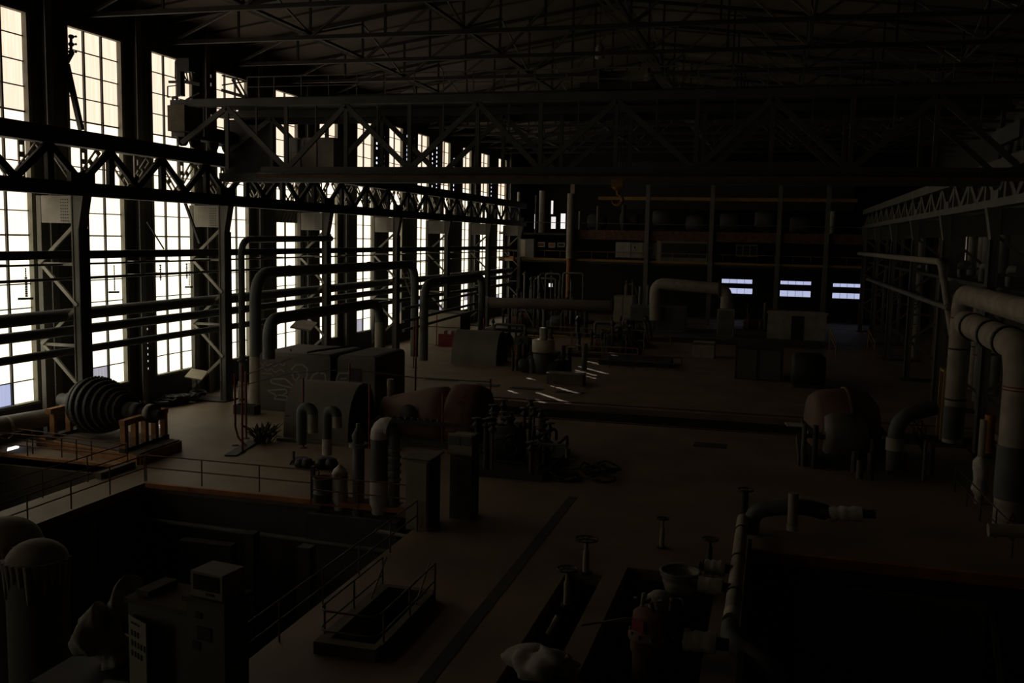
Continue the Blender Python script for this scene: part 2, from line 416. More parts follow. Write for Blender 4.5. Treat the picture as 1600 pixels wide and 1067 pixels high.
# ------------------------------------------------------------------ crane runways
CY = [38.0, 50.2, 63.5, 76.8, 90.0, 104.0, 118.0]
def runway(side, X, zt0, zt1, zb0, zb1, lab, mdark, X2):
    root = thing('crane_runway', lab, 'girder', (X, 25.8, zb0))
    obj('top_chord', MB().box((X - .3, -3.5, zt0), (X + .3, 119.5, zt1)), mdark, root)
    obj('bottom_chord', MB().box((X - .3, -3.5, zb0), (X + .3, 119.5, zb1)), mdark, root)
    obj('rail', MB().box((X - .06, -3.5, zt1), (X + .06, 119.5, zt1 + .14)), m_rust, root)
    s2 = X2
    obj('outer_chord', MB().box((s2 - .15, -3.5, zt0 + .2), (s2 + .15, 119.5, zt1 - .1)).box((s2 - .15, -3.5, zb0 + .1), (s2 + .15, 119.5, zb1 - .1)), m_steel, root)
    nodes = [1.7]
    for a, b in zip([1.7, 13.8, 25.9] + CY[:-1], [13.8, 25.9] + CY):
        for k in (1, 2, 3): nodes.append(a + (b - a) * k / 3)
    for i in range(len(nodes) - 1):
        a, b = nodes[i], nodes[i + 1]; m = (a + b) / 2
        obj('diagonal', MB().bar((X, a, zb1), (X, m, zt0), .34, .14, up=(1, 0, 0)), mdark, root)
        obj('diagonal', MB().bar((X, m, zt0), (X, b, zb1), .34, .14, up=(1, 0, 0)), mdark, root)
        obj('post', MB().box((X - .1, m - .2, zb1), (X + .1, m + .2, zt0)), mdark, root)
        if i % 3 == 2: obj('gusset_plate', MB().box((X - .12, b - .8, zb1), (X + .12, b + .8, zb1 + .45)), mdark, root)
        # laced lighter members of the outer truss
        for kk, (p, q) in enumerate((((s2, a + .3, zt0 + .2), (s2, m, zb1)), ((s2, m + .6, zb1), (s2, m + .6, zt0 + .2)), ((s2, m, zb1), (s2, b - .3, zt0 + .2)))):
            L = MB(); p = Vector(p); q = Vector(q); d = (q - p).normalized(); n = Vector((0, -d.z, d.y)) * .15
            L.bar(p + n, q + n, .08, .07); L.bar(p - n, q - n, .08, .07)
            for u in (.05, .35, .65, .95):
                c = p.lerp(q, u); L.bar(c - n, c + n, .06, .24, up=d)
            obj('laced_member', L, m_light if side == 'left' else m_steel, root)
    return root
runway('left', -31.0, 13.72, 14.35, 11.5, 12.12, 'heavy riveted crane runway girder running along the left window wall', m_dark, -33.0)
runway('right', 10.0, 13.5, 14.04, 11.88, 12.25, 'crane runway girder running along the right side of the hall', m_steel, 12.0)

def crane_column(side, i, y, X, Xr, top):
    s = 1 if X > Xr else -1
    root = thing('crane_column', ('%s riveted steel crane column in view carrying the %s runway girder' % (ORD[i - 2], side)) if i > 1 else ('riveted steel crane column carrying the %s girder, %s outside the view' % (side, ('farther', 'just')[i])), 'column', (X, y, 0), '%s crane columns' % side)
    f = MB(); f.box((X - .17, y - .3, 0), (X + .17, y + .3, top)); f.box((X - s * .17 - .03, y - .34, 0), (X - s * .17 + .03, y + .34, top))
    f.add([(X + s * .17, y - .3, top - 1.5), (X + s * .45, y - .3, top), (X + s * .17, y - .3, top), (X + s * .17, y + .3, top - 1.5), (X + s * .45, y + .3, top), (X + s * .17, y + .3, top)],
          [(0, 2, 1), (3, 4, 5), (0, 1, 4, 3), (1, 2, 5, 4)])
    obj('front_leg', f, m_steel if side == 'left' else m_steel, root)
    obj('front_flange', MB().box((X + s * .17, y - .36, 0), (X + s * .22, y + .36, top - 1.5)), m_dark, root)
    obj('rear_leg', MB().box((Xr - .12, y - .25, 0), (Xr + .12, y + .25, top)), m_steel, root)
    h = MB(); h.box((min(X, Xr) + .2, y - .3, top - 1.25), (max(X, Xr) - .17, y - .24, top)); h.box((min(X, Xr) + .2, y + .24, top - 1.25), (max(X, Xr) - .17, y + .3, top))
    hp = obj('haunch_plate', h, m_light if side == 'left' else m_steel, root)
    rv = MB()
    for a in range(4):
        for bb in range(8):
            x = X - s * (.4 + a * .12); z = top - 1.15 + bb * .14
            rv.box((x - .022, y - .325, z - .022), (x + .022, y - .295, z + .022))
    obj('rivets', rv, m_steel, hp)
    z = 0.3; n = 0; zs = [top - 1.25 - k * 1.9 for k in range(int((top - 1.25) / 1.9) + 1)]
    for k in range(len(zs) - 1):
        a, b = (Xr, X) if k % 2 == 0 else (X, Xr)
        obj('brace', MB().bar((b, y - .2, zs[k]), (a, y - .3, zs[k + 1]), .12, .16), m_light if side == 'left' else m_steel, root)
        if k % 2: obj('brace', MB().bar((Xr, y - .2, zs[k]), (X, y - .2, zs[k]), .1, .14), m_light if side == 'left' else m_steel, root)
    obj('base_plate', MB().box((min(X, Xr) - .4, y - .8, 0), (max(X, Xr) + .4, y + .7, .08)), m_dark, root)
for i, y in enumerate([13.8, 25.9] + CY):
    crane_column('left', i, y, -31.15, -33.2, 11.5); crane_column('right', i, y, 10.0, 12.4, 11.88)

# ------------------------------------------------------------------ pipes along left wall
def pipe(name, label, pts, r, m, rad=0, group=None, seg=12, parts=()):
    P = path(pts, rad) if rad else pts
    mbp = MB().tube(P, r, seg)
    if not parts: return obj(name, mbp, m, label=label, cat='pipe', group=group)
    root = thing(name, label, 'pipe', pts[0], group)
    obj('pipe_run', mbp, m, root)
    for nm, a, b, rr, mm in parts: obj(nm, MB().tube([a, b], rr, seg), mm, root)
    return root
def vlen(y0, y1, x, z): return [(x, y0, z), (x, y1, z)]
r_ = thing('wall_beam', 'horizontal steel beam above the pipe rack along the left windows', 'beam', (-32.2, 20, 8.6))
obj('beam_web', MB().box((-32.25, 16, 8.62), (-32.15, 119, 8.92)), m_dark, r_); obj('beam_flange', MB().box((-32.35, 16, 8.92), (-32.05, 119, 8.96)).box((-32.35, 16, 8.58), (-32.05, 119, 8.62)), m_dark, r_)
for x, z, r, l, mm in ((-32.0, 8.33, .05, 'thin topmost pipe under the wall beam along the left windows', m_dark), (-31.9, 7.66, .07, 'slim pipe below the topmost one along the left windows', m_dark),
                   (-32.0, 5.95, .3, 'thick uppermost pipe of three big ones along left windows', m_steel), (-32.1, 5.18, .24, 'middle thick pipe of three along the left windows', m_steel), (-32.0, 4.22, .19, 'lowest thick pipe of three along the left windows', m_steel)):
    pipe('wall_pipe', l, vlen(16, 117.5, x, z), r, mm if r < .1 else m_grey)
# platform slats seen between pillars (lit catwalk brackets)
for i, y in enumerate(CY):
    for dz, L in ((8.25, 3.2), (7.55, 2.6)):
        obj('bracket_bar', MB().box((-34.0, y - 5.2, dz), (-33.5, y - 5.2 + L, dz + .08)), m_light,
            label='pale short %s bracket bar on the wall before the %s crane column' % ('upper' if dz > 8 else 'lower', ORD[i]), cat='bracket')
# trapeze lamp hangers
for k, (px, py, L) in enumerate(((40, 466, .62), (178, 456, .55), (295, 448, .5), (47, 462, 0))):
    if not L: continue
    p = PX(px, py, -32.03)
    h = thing('hanging_bar', 'short bar hanging on a chain before the %s window from the left' % ['first', 'second', 'third'][k], 'hanger', (p.x, p.y, p.z))
    obj('bar', MB().bar(p + Vector((0, -L * .7, 0)), p + Vector((0, L * .7, -.03)), .06, .1), m_black, h)
    for c in range(int((8.3 - p.z - .1) / .1)):
        q = p + Vector((0, .06, .1 + c * .1)); dd = (.015, .03) if c % 2 else (.03, .012)
        if k == 0 and c < 9: dd = (.04, .04)
        obj('chain_link', MB().box(q + Vector((-dd[0], -dd[1], -.045)), q + Vector((dd[0], dd[1], .045))), m_black, h)
for k, (px, py) in enumerate(((251, 437), (292, 434))):
    p = PX(px, py, -32.03)
    h = thing('hanging_chain', 'loose chain hanging before the third window, %s one' % ('left' if k == 0 else 'right'), 'chain', p)
    for c in range(int((8.3 - p.z) / .11)):
        q = p + Vector((0, 0, c * .11)); obj('chain_link', MB().box(q + Vector((-.03, -.05 if c % 2 else -.02, -.05)), q + Vector((.03, .05 if c % 2 else .02, .05))), m_black, h)
for k, (x0, y0, x1, y1) in enumerate(((110, 205, 126, 85), (104, 97, 112, 80), (290, 318, 310, 380), (232, 352, 256, 388))):
    pass
bw = thing('switch_pole', 'slanting pole with stacked insulator arms before the second upper window', 'pole', PX(127, 203, -33.85))
obj('pole', MB().bar(PX(127, 203, -33.85), PX(104, 100, -33.85), .22), m_black, bw); obj('upper_arm', MB().bar(PX(104, 98, -33.85), PX(113, 82, -33.85), .16), m_black, bw)
obj('stem', MB().bar(PX(111, 86, -33.85), PX(111, 54, -33.85), .1), m_black, bw)
for y in (57, 69, 81):
    obj('insulator', MB().tube([PX(109, y, -33.85), PX(113.5, y + .5, -33.85)], .1, 8), m_black, bw); obj('insulator', MB().tube([PX(115, y + .4, -33.85), PX(119, y, -33.85)], [.03, .06], 8), m_black, bw)
for k, (a, b) in enumerate((((289, 316), (312, 380)), ((230, 347), (256, 389)))):
    obj('brace_rod', MB().bar(PX(*a, -32.3), PX(*b, -32.3), .13 if k == 0 else .06), m_black, label='dark slanting rod crossing the third window from the left, %s one' % ('thicker right' if k == 0 else 'thinner left'), cat='rod')

# ------------------------------------------------------------------ bridge crane
CYF, CYR = 45.0, 49.6
ZCT, ZCB = 16.8, 13.05
cr = thing('bridge_crane', 'long lattice overhead travelling crane bridging the hall', 'crane', (-31, 47, 14.5))
for k, (Y, zt, zb) in enumerate(((CYF, ZCT, ZCB), (CYR, ZCT, ZCB))):
    X0, X1 = -30.9, 10.2
    obj('top_chord', MB().box((X0, Y - .25, zt - .36), (X1, Y + .25, zt)), m_crane, cr)
    obj('bottom_chord', MB().box((-25.6 if k == 0 else X0, Y - .3, zb - .2), (X1, Y + .3, zb + .3)), m_crane, cr)
    n = 12; st = 3.4
    bottoms = True
    xs_ = [-30.4 + st * q for q in range(13)]
    xs_ = [-31.1, -27.7, -24.3, -21.0, -17.6, -14.1, -10.97, -7.36, -3.68, -.38, 3.01, 6.42, 9.9]
    for q in range(12):
        a, b = xs_[q], xs_[q + 1]
        za, zb2 = (zt - .4, zb + .2) if q % 2 == 0 else (zb + .2, zt - .4)
        if q % 2 == 0: za, zb2 = zb + .2, zt - .4
        else: za, zb2 = zt - .4, zb + .2
        if q == 0: a, za = -30.4, 14.6
        obj('diagonal', MB().bar((a, Y, za), (b, Y, zb2), .26, .16, up=(0, 1, 0)), m_crane, cr)
        obj('vertical', MB().bar((b, Y, zb + .2), (b, Y, zt - .4), .2, .12, up=(0, 1, 0)), m_crane, cr)
        if k == 0:
            xm = (a + b) / 2
            obj('hanger', MB().bar((xm, Y, (zt + zb) / 2), (xm, Y, zt - .4), .08), m_crane, cr)
obj('end_web_plate', MB().box((-30.9, CYR + .3, 12.9), (PY(424, 200, CYR).x, CYR + .36, 16.4)), m_dark, cr)
obj('web_plate', MB().box((-30, CYR + .3, 16.1), (10, CYR + .36, 17.35)), m_dark, cr)
obj('walkway_deck', MB().box((-30, CYF + .3, 16.85), (10, CYR - .3, 16.93)), m_dark, cr)
obj('lower_walkway', MB().box((-25.5, CYF - .9, 13.0), (10, CYF - .35, 13.06)), m_dark, cr)
obj('lower_rail', MB().bar((-25.5, CYF - .9, 12.82), (10, CYF - .9, 12.82), .12, .16), m_rust, cr)
for x in range(-24, 10, 3): obj('rail_post', MB().bar((x, CYF - .9, 12.82), (x, CYF - .9, 13.0), .06), m_dark, cr)
hr = MB().bar((-26.5, CYF, 17.9), (9, CYF, 17.9), .05); obj('handrail', hr, m_steel, cr)
obj('handrail', MB().bar((-26.5, CYF, 17.4), (9, CYF, 17.4), .04), m_steel, cr)
for q in range(24): obj('rail_post', MB().bar((-26.5 + q * 1.52, CYF, 16.9), (-26.5 + q * 1.52, CYF, 17.9), .05), m_steel, cr)
for k, X in enumerate((-30.75, 10.0)):
    s = 1 if k == 0 else -1; zr = 14.5 if k == 0 else 14.2
    e = obj('end_carriage', MB().box((X - .35, CYF + .1, zr + .45), (X + .45, CYR + .9, zr + 1.2)), m_crane, cr)
    for y in (CYF + .6, CYF + 1.7, CYR - 1.1, CYR + .3): obj('wheel', MB().lathe((X - .1, y, zr + .42), (1, 0, 0), [(0, 0), (0, .42), (.2, .42), (.2, 0)], 16), m_dark, e)
p, q = PY(265, 165, CYF - .3), PY(292, 205, CYF - .3)
obj('end_housing', MB().box((p.x, CYF - .5, q.z), (q.x, CYF + .5, p.z)), m_plank, cr, label='brownish end housing of the crane')
p, q = PY(458, 218, CYF + 1.6), PY(533, 264, CYF + 1.6)
cb = obj('operator_cab', MB().box((p.x, CYF + .7, q.z), (q.x, CYF + 2.5, p.z)), m_cab, cr, label='pale grey panelled operator cab')
obj('cab_window', MB().box((p.x + .2, CYF + .66, (p.z + q.z) / 2), (p.x + 1.1, CYF + .7, p.z - .1)), m_glass, cb)
for xx in (.33, .66): obj('cab_joint', MB().box((p.x + (q.x - p.x) * xx - .02, CYF + .67, q.z), (p.x + (q.x - p.x) * xx + .02, CYF + .7, p.z)), m_dark, cb)
# gear on the crane's left end
e0 = CYF + .2
def eq(a, b, w_, mm=m_black, nm='service_frame_bar'): obj(nm, MB().bar(PY(*a, e0), PY(*b, e0), w_), mm, cr)
obj('switchgear_post', MB().box(PY(280, 150, e0) + Vector((0, -.2, 0)), PY(285, 92, e0) + Vector((0, .2, 0))), m_black, cr)
obj('switchgear_box', MB().box(PY(281, 113, e0) + Vector((0, -.3, 0)), PY(300, 92, e0) + Vector((0, .3, 0))), m_black, cr)
for a, b, w_ in (((274, 96), (280, 96), .07), (((274, 96), (274, 124), .05)), ((274, 98), (281, 113), .07), ((264, 128), (292, 128), .12), ((290, 128), (313, 132), .16), ((262, 135), (281, 133), .05), ((262, 135), (262, 152), .05),
                 ((262, 152), (281, 150), .05), ((269, 153), (276, 153), .1), ((270, 160), (270, 153), .08), ((276, 160), (276, 153), .08), ((291, 156), (312, 145), .08), ((285, 113), (292, 126), .06), ((296, 113), (299, 128), .06),
                 ((291, 113), (294, 127), .05), ((301, 98), (301, 155), .07), ((347, 118), (388, 128), .08), ((347, 141), (385, 152), .16), ((363, 124), (380, 152), .1), ((347, 133), (386, 127), .06), ((370, 122), (385, 150), .07)): eq(a, b, w_)
# trolley + hook
tr = thing('crane_trolley', 'low hoist trolley on top of the travelling crane', 'trolley', (-7.4, 47.3, 16.95))
obj('trolley_frame', MB().box((-9.2, 45.3, 16.97), (-5.6, 49.3, 17.3)), m_dark, tr)
obj('winch_drum', MB().lathe((-8.7, 47.3, 17.75), (1, 0, 0), [(0, 0), (0, .5), (.1, .5), (.1, .4), (2.4, .4), (2.4, .5), (2.5, .5), (2.5, 0)], 18), m_steel, tr)
obj('motor', MB().lathe((-6.1, 46.2, 17.6), (0, 1, 0), [(0, 0), (0, .25), (.8, .25), (.8, 0)], 14), m_cab, tr)
hp = PY(965, 289, 47.3)
hk = thing('crane_hook', 'orange hook block hanging from the travelling crane', 'hook', hp)
blk = MB().lathe(hp + Vector((0, -.18, .02)), (0, 1, 0), [(0, 0), (0, .3), (.36, .3), (.36, 0)], 16)
obj('pulley_block', blk, m_orange, hk)
obj('side_cheek', MB().box(hp + Vector((-.28, -.22, -.12)), hp + Vector((.28, -.18, .3))), m_yellow, hk)
hpts = [hp + Vector((0, 0, -.25))] + [hp + Vector((math.sin(t) * .26, 0, -.72 + math.cos(t) * .26)) for t in [0.1 + k * .45 for k in range(11)]]
obj('hook', MB().tube(hpts, [.07] * 3 + [.09] * 5 + [.06, .05, .04, .02], 8), m_orange, hk)
for dx in (-.2, -.07, .07, .2): obj('hoist_rope', MB().tube([hp + Vector((dx, 0, .2)), (hp.x + dx, 47.3, 17.3)], .018, 6), m_dark, hk)
obj('hanging_lamp', MB().lathe(PY(937, 92, 62), (0, 0, 1), [(0, .1), (.02, .32), (.7, .28), (1.0, .1), (1.02, .02)], 12), m_light, label='pale cylindrical high-bay lamp hanging above the crane', cat='lamp')
obj('lamp_rod', MB().tube([PY(937, 60, 62) + Vector((0, 0, 4)), PY(937, 92, 62) + Vector((0, 0, 1))], .02, 6), m_dark, bpy.data.objects['hanging_lamp'])

# ------------------------------------------------------------------ big pipes near the windows
def P3(*a): return Vector(a)
yA = PX(377, 400, -30.4).y
z9 = PX(377, 374, -30.4).z
pipe('steam_pipe', 'tall slim pipe rising from a pale foot and bending right before the windows', [(-30.4, yA, 0), (-30.4, yA, z9), (-30.4, 62.7, z9 + .1)], .2, m_grey, 1.0,
     parts=(('pale_foot', (-30.4, yA, .1), (-30.4, yA, 1.1), .27, m_wrap), ('flange', (-30.4, yA, 2.3), (-30.4, yA, 2.4), .3, m_dark)))
yB = PX(399, 500, -28.6).y; yB2 = PX(648, 480, -28.6).y; zB = PX(420, 425, -28.6).z
pipe('steam_pipe', 'big grey pipe making the tallest thick arch behind the graffiti casing', [(-28.6, yB, 0), (-28.6, yB, zB), (-28.6, yB2, zB - .05), (-28.6, yB2, 0)], .33, m_grey, 1.7,
     parts=(('pale_lower_sleeve', (-28.6, yB, 0.02), (-28.6, yB, 2.9), .36, m_insul),) + tuple(('clamp_band', (-28.6, yB + 4 * k, zB), (-28.6, yB + 4 * k + .12, zB), .36, m_dark) for k in range(1, 5)), seg=16)
yC = PX(420, 540, -26.2).y; yC2 = PX(594, 500, -26.2).y; zC = PX(520, 484, -26.2).z
pipe('steam_pipe', 'lower thick arched pipe rising out of the graffiti casing', [(-26.2, yC, 3.2), (-26.2, yC, zC), (-26.2, yC2, zC), (-26.2, yC2, 0)], .33, m_grey, 1.6,
     parts=(('pale_lower_sleeve', (-26.2, yC2, 0.02), (-26.2, yC2, 4.0), .37, m_insul),), seg=16)
yD = PX(663, 460, -27.).y; yD2 = PX(753, 460, -27.).y; zD = PX(700, 438, -27.).z
pipe('steam_pipe', 'grey arched pipe before the far windows right of the big arch', [(-27, yD, 0), (-27, yD, zD), (-27, yD2, zD + .1), (-27, yD2, 0)], .35, m_grey, 1.6)
for k, dz in enumerate((1.6, 2.6, 3.3)):
    pipe('steam_pipe', '%s thin pipe of the ladder-like row under the far grey arched pipe' % ['top', 'middle', 'bottom'][k], [(-27.6, yD - 3, zD - dz - .3), (-27.6, yD2 + 1, zD - dz)], .12, m_steel)
pipe('long_pipe', 'long brown horizontal pipe crossing before the far machines', [(-29.0, 95, 3.3), (-15.5, 95, 3.42)], .55, m_brown, seg=18,
     parts=(('support_leg', (-26, 95, 0), (-26, 95, 2.8), .2, m_dark), ('support_leg', (-18, 95, 0), (-18, 95, 2.85), .2, m_dark), ('end_flange', (-15.5, 95, 3.42), (-15.3, 95, 3.42), .68, m_dark), ('elbow_cap', (-29.2, 95, 3.3), (-28.2, 95, 3.31), .62, m_steel)))
dp = [PY(1024, 500, 101), PY(1024, 447, 101), PY(1136, 455, 101), PY(1136, 500, 101)]
pipe('ventilation_duct', 'pale insulated duct bending down over the far grey cabinets', [dp[0], dp[1] + Vector((0, 0, .3)), dp[2] + Vector((0, 0, .2)), (dp[2].x, 101, 1)], .62, m_insul, 1.1, seg=16,
     parts=(('flange', dp[2] + Vector((-.9, 0, .2)), dp[2] + Vector((-.75, 0, .2)), .85, m_steel),))
lp = thing('ladder', 'pale leaning ladder beside the big arched pipe', 'ladder', PX(640, 455, -29.2))
a0, a1 = PX(641, 460, -29.2), PX(629, 425, -29.2); b0, b1 = PX(647, 459, -29.2), PX(637, 425, -29.2)
obj('rail', MB().bar(a0, a1, .07), m_light, lp); obj('rail', MB().bar(b0, b1, .07), m_light, lp)
for k in range(7): obj('rung', MB().bar(a0.lerp(a1, (k + .5) / 7), b0.lerp(b1, (k + .5) / 7), .05), m_light, lp)
tl = thing('tilted_lampshade', 'flat pale tilted tray on a stand under the window frame', 'stand', (-28.9, 57, 0))
c0 = PX(475, 508, -28.9); obj('tray', MB().cbox(c0, (1.3, 2.4, .1), tilt=(.12, .15, .3)), m_insul, tl); obj('stand_leg', MB().bar(c0, (c0.x, c0.y, 0), .1), m_dark, tl)
tl = thing('lecture_stand', 'small pale-topped stand at the wall right of the third window', 'stand', G(310, 612))
c0 = PX(307, 585, -32.6); obj('top', MB().cbox(c0, (1.0, 1.3, .08), tilt=(.25, .15, .3)), m_white, tl); obj('leg', MB().bar(c0, (c0.x, c0.y, 0), .07), m_dark, tl)

# ------------------------------------------------------------------ generator casing with graffiti
bx0, bx1, by0, by1, bzt = -27.7, -20.7, 48.1, 52.5, 3.35
gxx = PY(522, 580, 48.1).x
gen = thing('generator_casing', 'large dark box casing covered in white graffiti', 'casing', (-24.5, 49.5, 0))
def chbox(x0, x1, y0, y1, z1, c=.22):
    m = MB(); ring = lambda z, i: [(x0 + i, y0 + i, z), (x1 - i, y0 + i, z), (x1 - i, y1 - i, z), (x0 + i, y1 - i, z)]
    vs = ring(0, 0) + ring(z1 - c, 0) + ring(z1 - c * .3, c * .3) + ring(z1, c)
    fs = []
    for l in range(3):
        for k in range(4): fs.append((l * 4 + k, l * 4 + (k + 1) % 4, (l + 1) * 4 + (k + 1) % 4, (l + 1) * 4 + k))
    fs += [(12, 13, 14, 15), (3, 2, 1, 0)]
    return m.add(vs, fs)
obj('left_cover', chbox(bx0, gxx - .22, by0, by1, bzt), m_block, gen)
obj('right_cover', chbox(gxx + .22, bx1, by0, by1, bzt + .05), m_block, gen)
obj('recessed_gap', MB().box((gxx - .22, by0 + .35, 0), (gxx + .22, by1 - .3, bzt - .25)), m_black, gen)
obj('vent_opening', MB().box((-22.2, by0 - .03, 2.0), (-21.5, by0, 2.7)), m_black, gen)
yg = by0 - .012
def stroke(pts, w_=.075):
    P = [PY(*p, yg) for p in pts]; m = MB()
    for a, b in zip(P[:-1], P[1:]): m.bar((a.x, yg, a.z), (b.x, yg, b.z), .016, w_, up=(0, 0, 1)) if abs((b - a).normalized().z) < .9 else m.bar((a.x, yg, a.z), (b.x, yg, b.z), w_, .016, up=(0, 1, 0))
    return m
gl = [[(423, 592), (446, 592), (463, 607)], [(423, 592), (424, 598), (448, 604), (461, 607)], [(418, 610), (446, 608), (449, 613), (440, 618)], [(418, 610), (432, 618), (428, 623), (448, 625), (449, 619), (434, 617)],
      [(455, 578), (462, 570), (472, 569), (480, 576), (480, 588), (474, 596), (466, 598), (459, 592), (457, 583), (464, 581), (468, 588), (462, 594)], [(481, 600), (490, 585), (497, 582)], [(484, 604), (499, 604)],
      [(500, 583), (508, 584), (509, 597), (498, 600)], [(529, 583), (553, 583)], [(529, 584), (525, 594), (531, 597), (544, 597)], [(524, 602), (523, 607)], [(524, 602), (543, 602), (541, 612)], [(548, 585), (546, 597), (556, 600)], [(532, 592), (542, 591)],
      [(407, 566), (411, 571), (414, 565), (418, 572), (424, 568), (428, 573), (436, 567), (443, 571), (445, 567)], [(405, 577), (412, 574), (418, 580), (424, 576), (430, 582), (438, 577), (444, 581)], [(409, 583), (425, 584)], [(530, 615), (545, 618), (553, 616)]]
for k, s_ in enumerate(gl): obj('graffiti_stroke', stroke(s_, .05 if 13 < k < 17 else .085), m_paint, gen)
obj('cable_loop', MB().tube([PY(480, 551, 48.2), PY(495, 548, 48.4), PY(515, 545, 49), PY(548, 541, 50.5)], .06, 6), m_dark, gen)

# half cylinder exciter hood
def hood(x0, x1, yc, r, h, m1, label, name='turbine_hood'):
    t = thing(name, label, 'hood', ((x0 + x1) / 2, yc, 0)); n = 14
    pr = [(yc + r * math.cos(PI * k / n), h * math.sin(PI * k / n) ** .75) for k in range(n + 1)]
    mbh = MB(); vs = [(x0, y, z) for y, z in pr] + [(x1, y, z) for y, z in pr]
    mbh.add(vs, [(k + 1, k, n + 1 + k, n + 2 + k) for k in range(n)], True)
    mbh.add([(x0, y, z) for y, z in pr], [tuple(range(n + 1))])
    pr2 = [(yc + (y - yc) * .95, z * .95) for y, z in pr]
    mbh.add([(x1, y, z) for y, z in pr] + [(x1, y, z) for y, z in pr2], [(k, k + 1, n + 2 + k, n + 1 + k) for k in range(n)])
    obj('shell', mbh, m1, t)
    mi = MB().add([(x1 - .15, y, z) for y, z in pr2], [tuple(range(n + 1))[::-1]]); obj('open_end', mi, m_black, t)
    return t
h1 = hood(-22.6, -19.2, 43.1, 1.7, 2.75, m_casing, 'rounded beige hood with a dark open end before the graffiti casing')
obj('lifting_lug', MB().box((-22.5, 41.5, .9), (-22.3, 41.7, 1.2)), m_dark, h1)
obj('sill_plate', MB().box((-22.8, 41.1, 0), (-18.7, 41.5, .15)), m_steel, h1)
hood(-24.3, -20.6, 73.2, 1.6, 2.6, m_casing, 'second rounded grey hood farther back near the red and white barrier')

# reddish turbine casing
tc_ = thing('turbine_casing', 'reddish-brown tapered turbine casing right of the rounded hood', 'turbine', (-15.2, 44, 0))
obj('tapered_casing', MB().lathe((-18.4, 44, 1.2), (1, 0, 0), [(0, 0), (0, .8), (2.6, 1.45), (3.2, 1.5), (3.4, 1.35), (3.5, 1.35)], 24), m_redcase, tc_)
obj('wheel_housing', MB().lathe((-14.9, 44, 1.2), (1, 0, 0), [(0, 0), (0, 1.3), (.2, 1.62), (.5, 1.68), (1.4, 1.68), (1.8, 1.5), (1.9, 0)], 28), m_rust, tc_)
obj('joint_flange', MB().box((-18.2, 42.3, 1.05), (-13, 45.7, 1.25)), m_dark, tc_)
obj('oil_pedestal', MB().box((-18.8, 42.8, 0), (-17.6, 45.2, .95)), m_casing, tc_)
obj('breather_pipe', MB().tube([(-18.1, 44, 1.9), (-18.1, 44, 2.9)], .18, 10), m_insul, tc_)
obj('handhole', MB().lathe((-16.6, 42.62, 1.5), (0, -1, .2), [(0, 0), (0, .45), (.05, .45), (.06, 0)], 16), m_dark, tc_)
for k in range(16):
    x = -18.0 + k * .33; obj('bolt', MB().tube([(x, 42.45, 1.25), (x, 42.45, 1.36)], .06, 6), m_steel, tc_)
obj('base_frame', MB().box((-19, 42.2, 0), (-12.6, 45.8, .35)), m_pit, tc_)

# ------------------------------------------------------------------ bent pipes group
def ub(px0, px1, ytop, ybot0, ybot1, Y, r, label, foot):
    a, b = PY(px0, ytop, Y), PY(px1, ytop, Y); a0 = PY(px0, ybot0, Y); b0 = PY(px1, ybot1, Y)
    t = thing('u_bend_pipe', label, 'pipe', a0); n = 10; c = (a + b) / 2; R = (b - a).length / 2
    arc = [c + Vector((-math.cos(PI * k / n) * R, 0, math.sin(PI * k / n) * R)) - Vector((0, 0, R)) for k in range(n + 1)]
    obj('bend', MB().tube([a0] + arc, r, 14), m_grey, t)
    obj('return_leg', MB().tube([arc[-1], b0], r, 14), m_insul, t)
    if foot: obj('white_foot', MB().tube([a0 + Vector((0, 0, -.45)), a0 + Vector((0, 0, .25))], r * 1.05, 14), m_wrap, t)
    obj('flange', MB().tube([a0 + Vector((0, 0, -.7)), a0 + Vector((0, 0, -.6))], r * 1.4, 12), m_dark, t)
    vb = a0 + Vector((0, 0, -1.0)); obj('valve_body', MB().lathe(vb, (0, 0, 1), [(-.3, 0), (-.3, .18), (-.1, .28), (.1, .28), (.4, .15), (.4, 0)], 12), m_dark, t)
    obj('hand_wheel', MB().lathe(vb + Vector((-.45, 0, 0)), (1, 0, 0), [(0, .2), (0, .28), (.05, .28), (.05, .2), (0, .2)], 14), m_dark, t)
    return t
ub(471, 489, 636, 694, 676, 37.2, .22, 'left one of two hooked grey pipes before the rounded hood', False)
ub(511, 527, 641, 694, 668, 37.2, .2, 'right one of two hooked pipes, with a white wrapped foot', True)
mf = thing('valve_manifold', 'black valve manifold on a post under the two hooked pipes', 'manifold', PY(489, 775, 34.2))
m0 = PY(467, 722, 36.8); m1 = PY(525, 726, 36.8)
obj('header_pipe', MB().tube([m0, m1], .1, 10), m_dark, mf)
for px in (470, 480, 502, 518): obj('valve', MB().lathe(PY(px, 724, 36.7), (0, 0, 1), [(-.2, 0), (-.2, .2), (0, .3), (.2, .2), (.2, 0)], 10), m_black, mf)
bp_ = G(489, 778); obj('post', MB().bar((bp_.x, bp_.y, 0), (PY(489, 728, bp_.y)), .14), m_dark, mf)
obj('side_lever', MB().bar(PY(459, 705, 36.8), PY(459, 725, 36.8), .08), m_dark, mf)

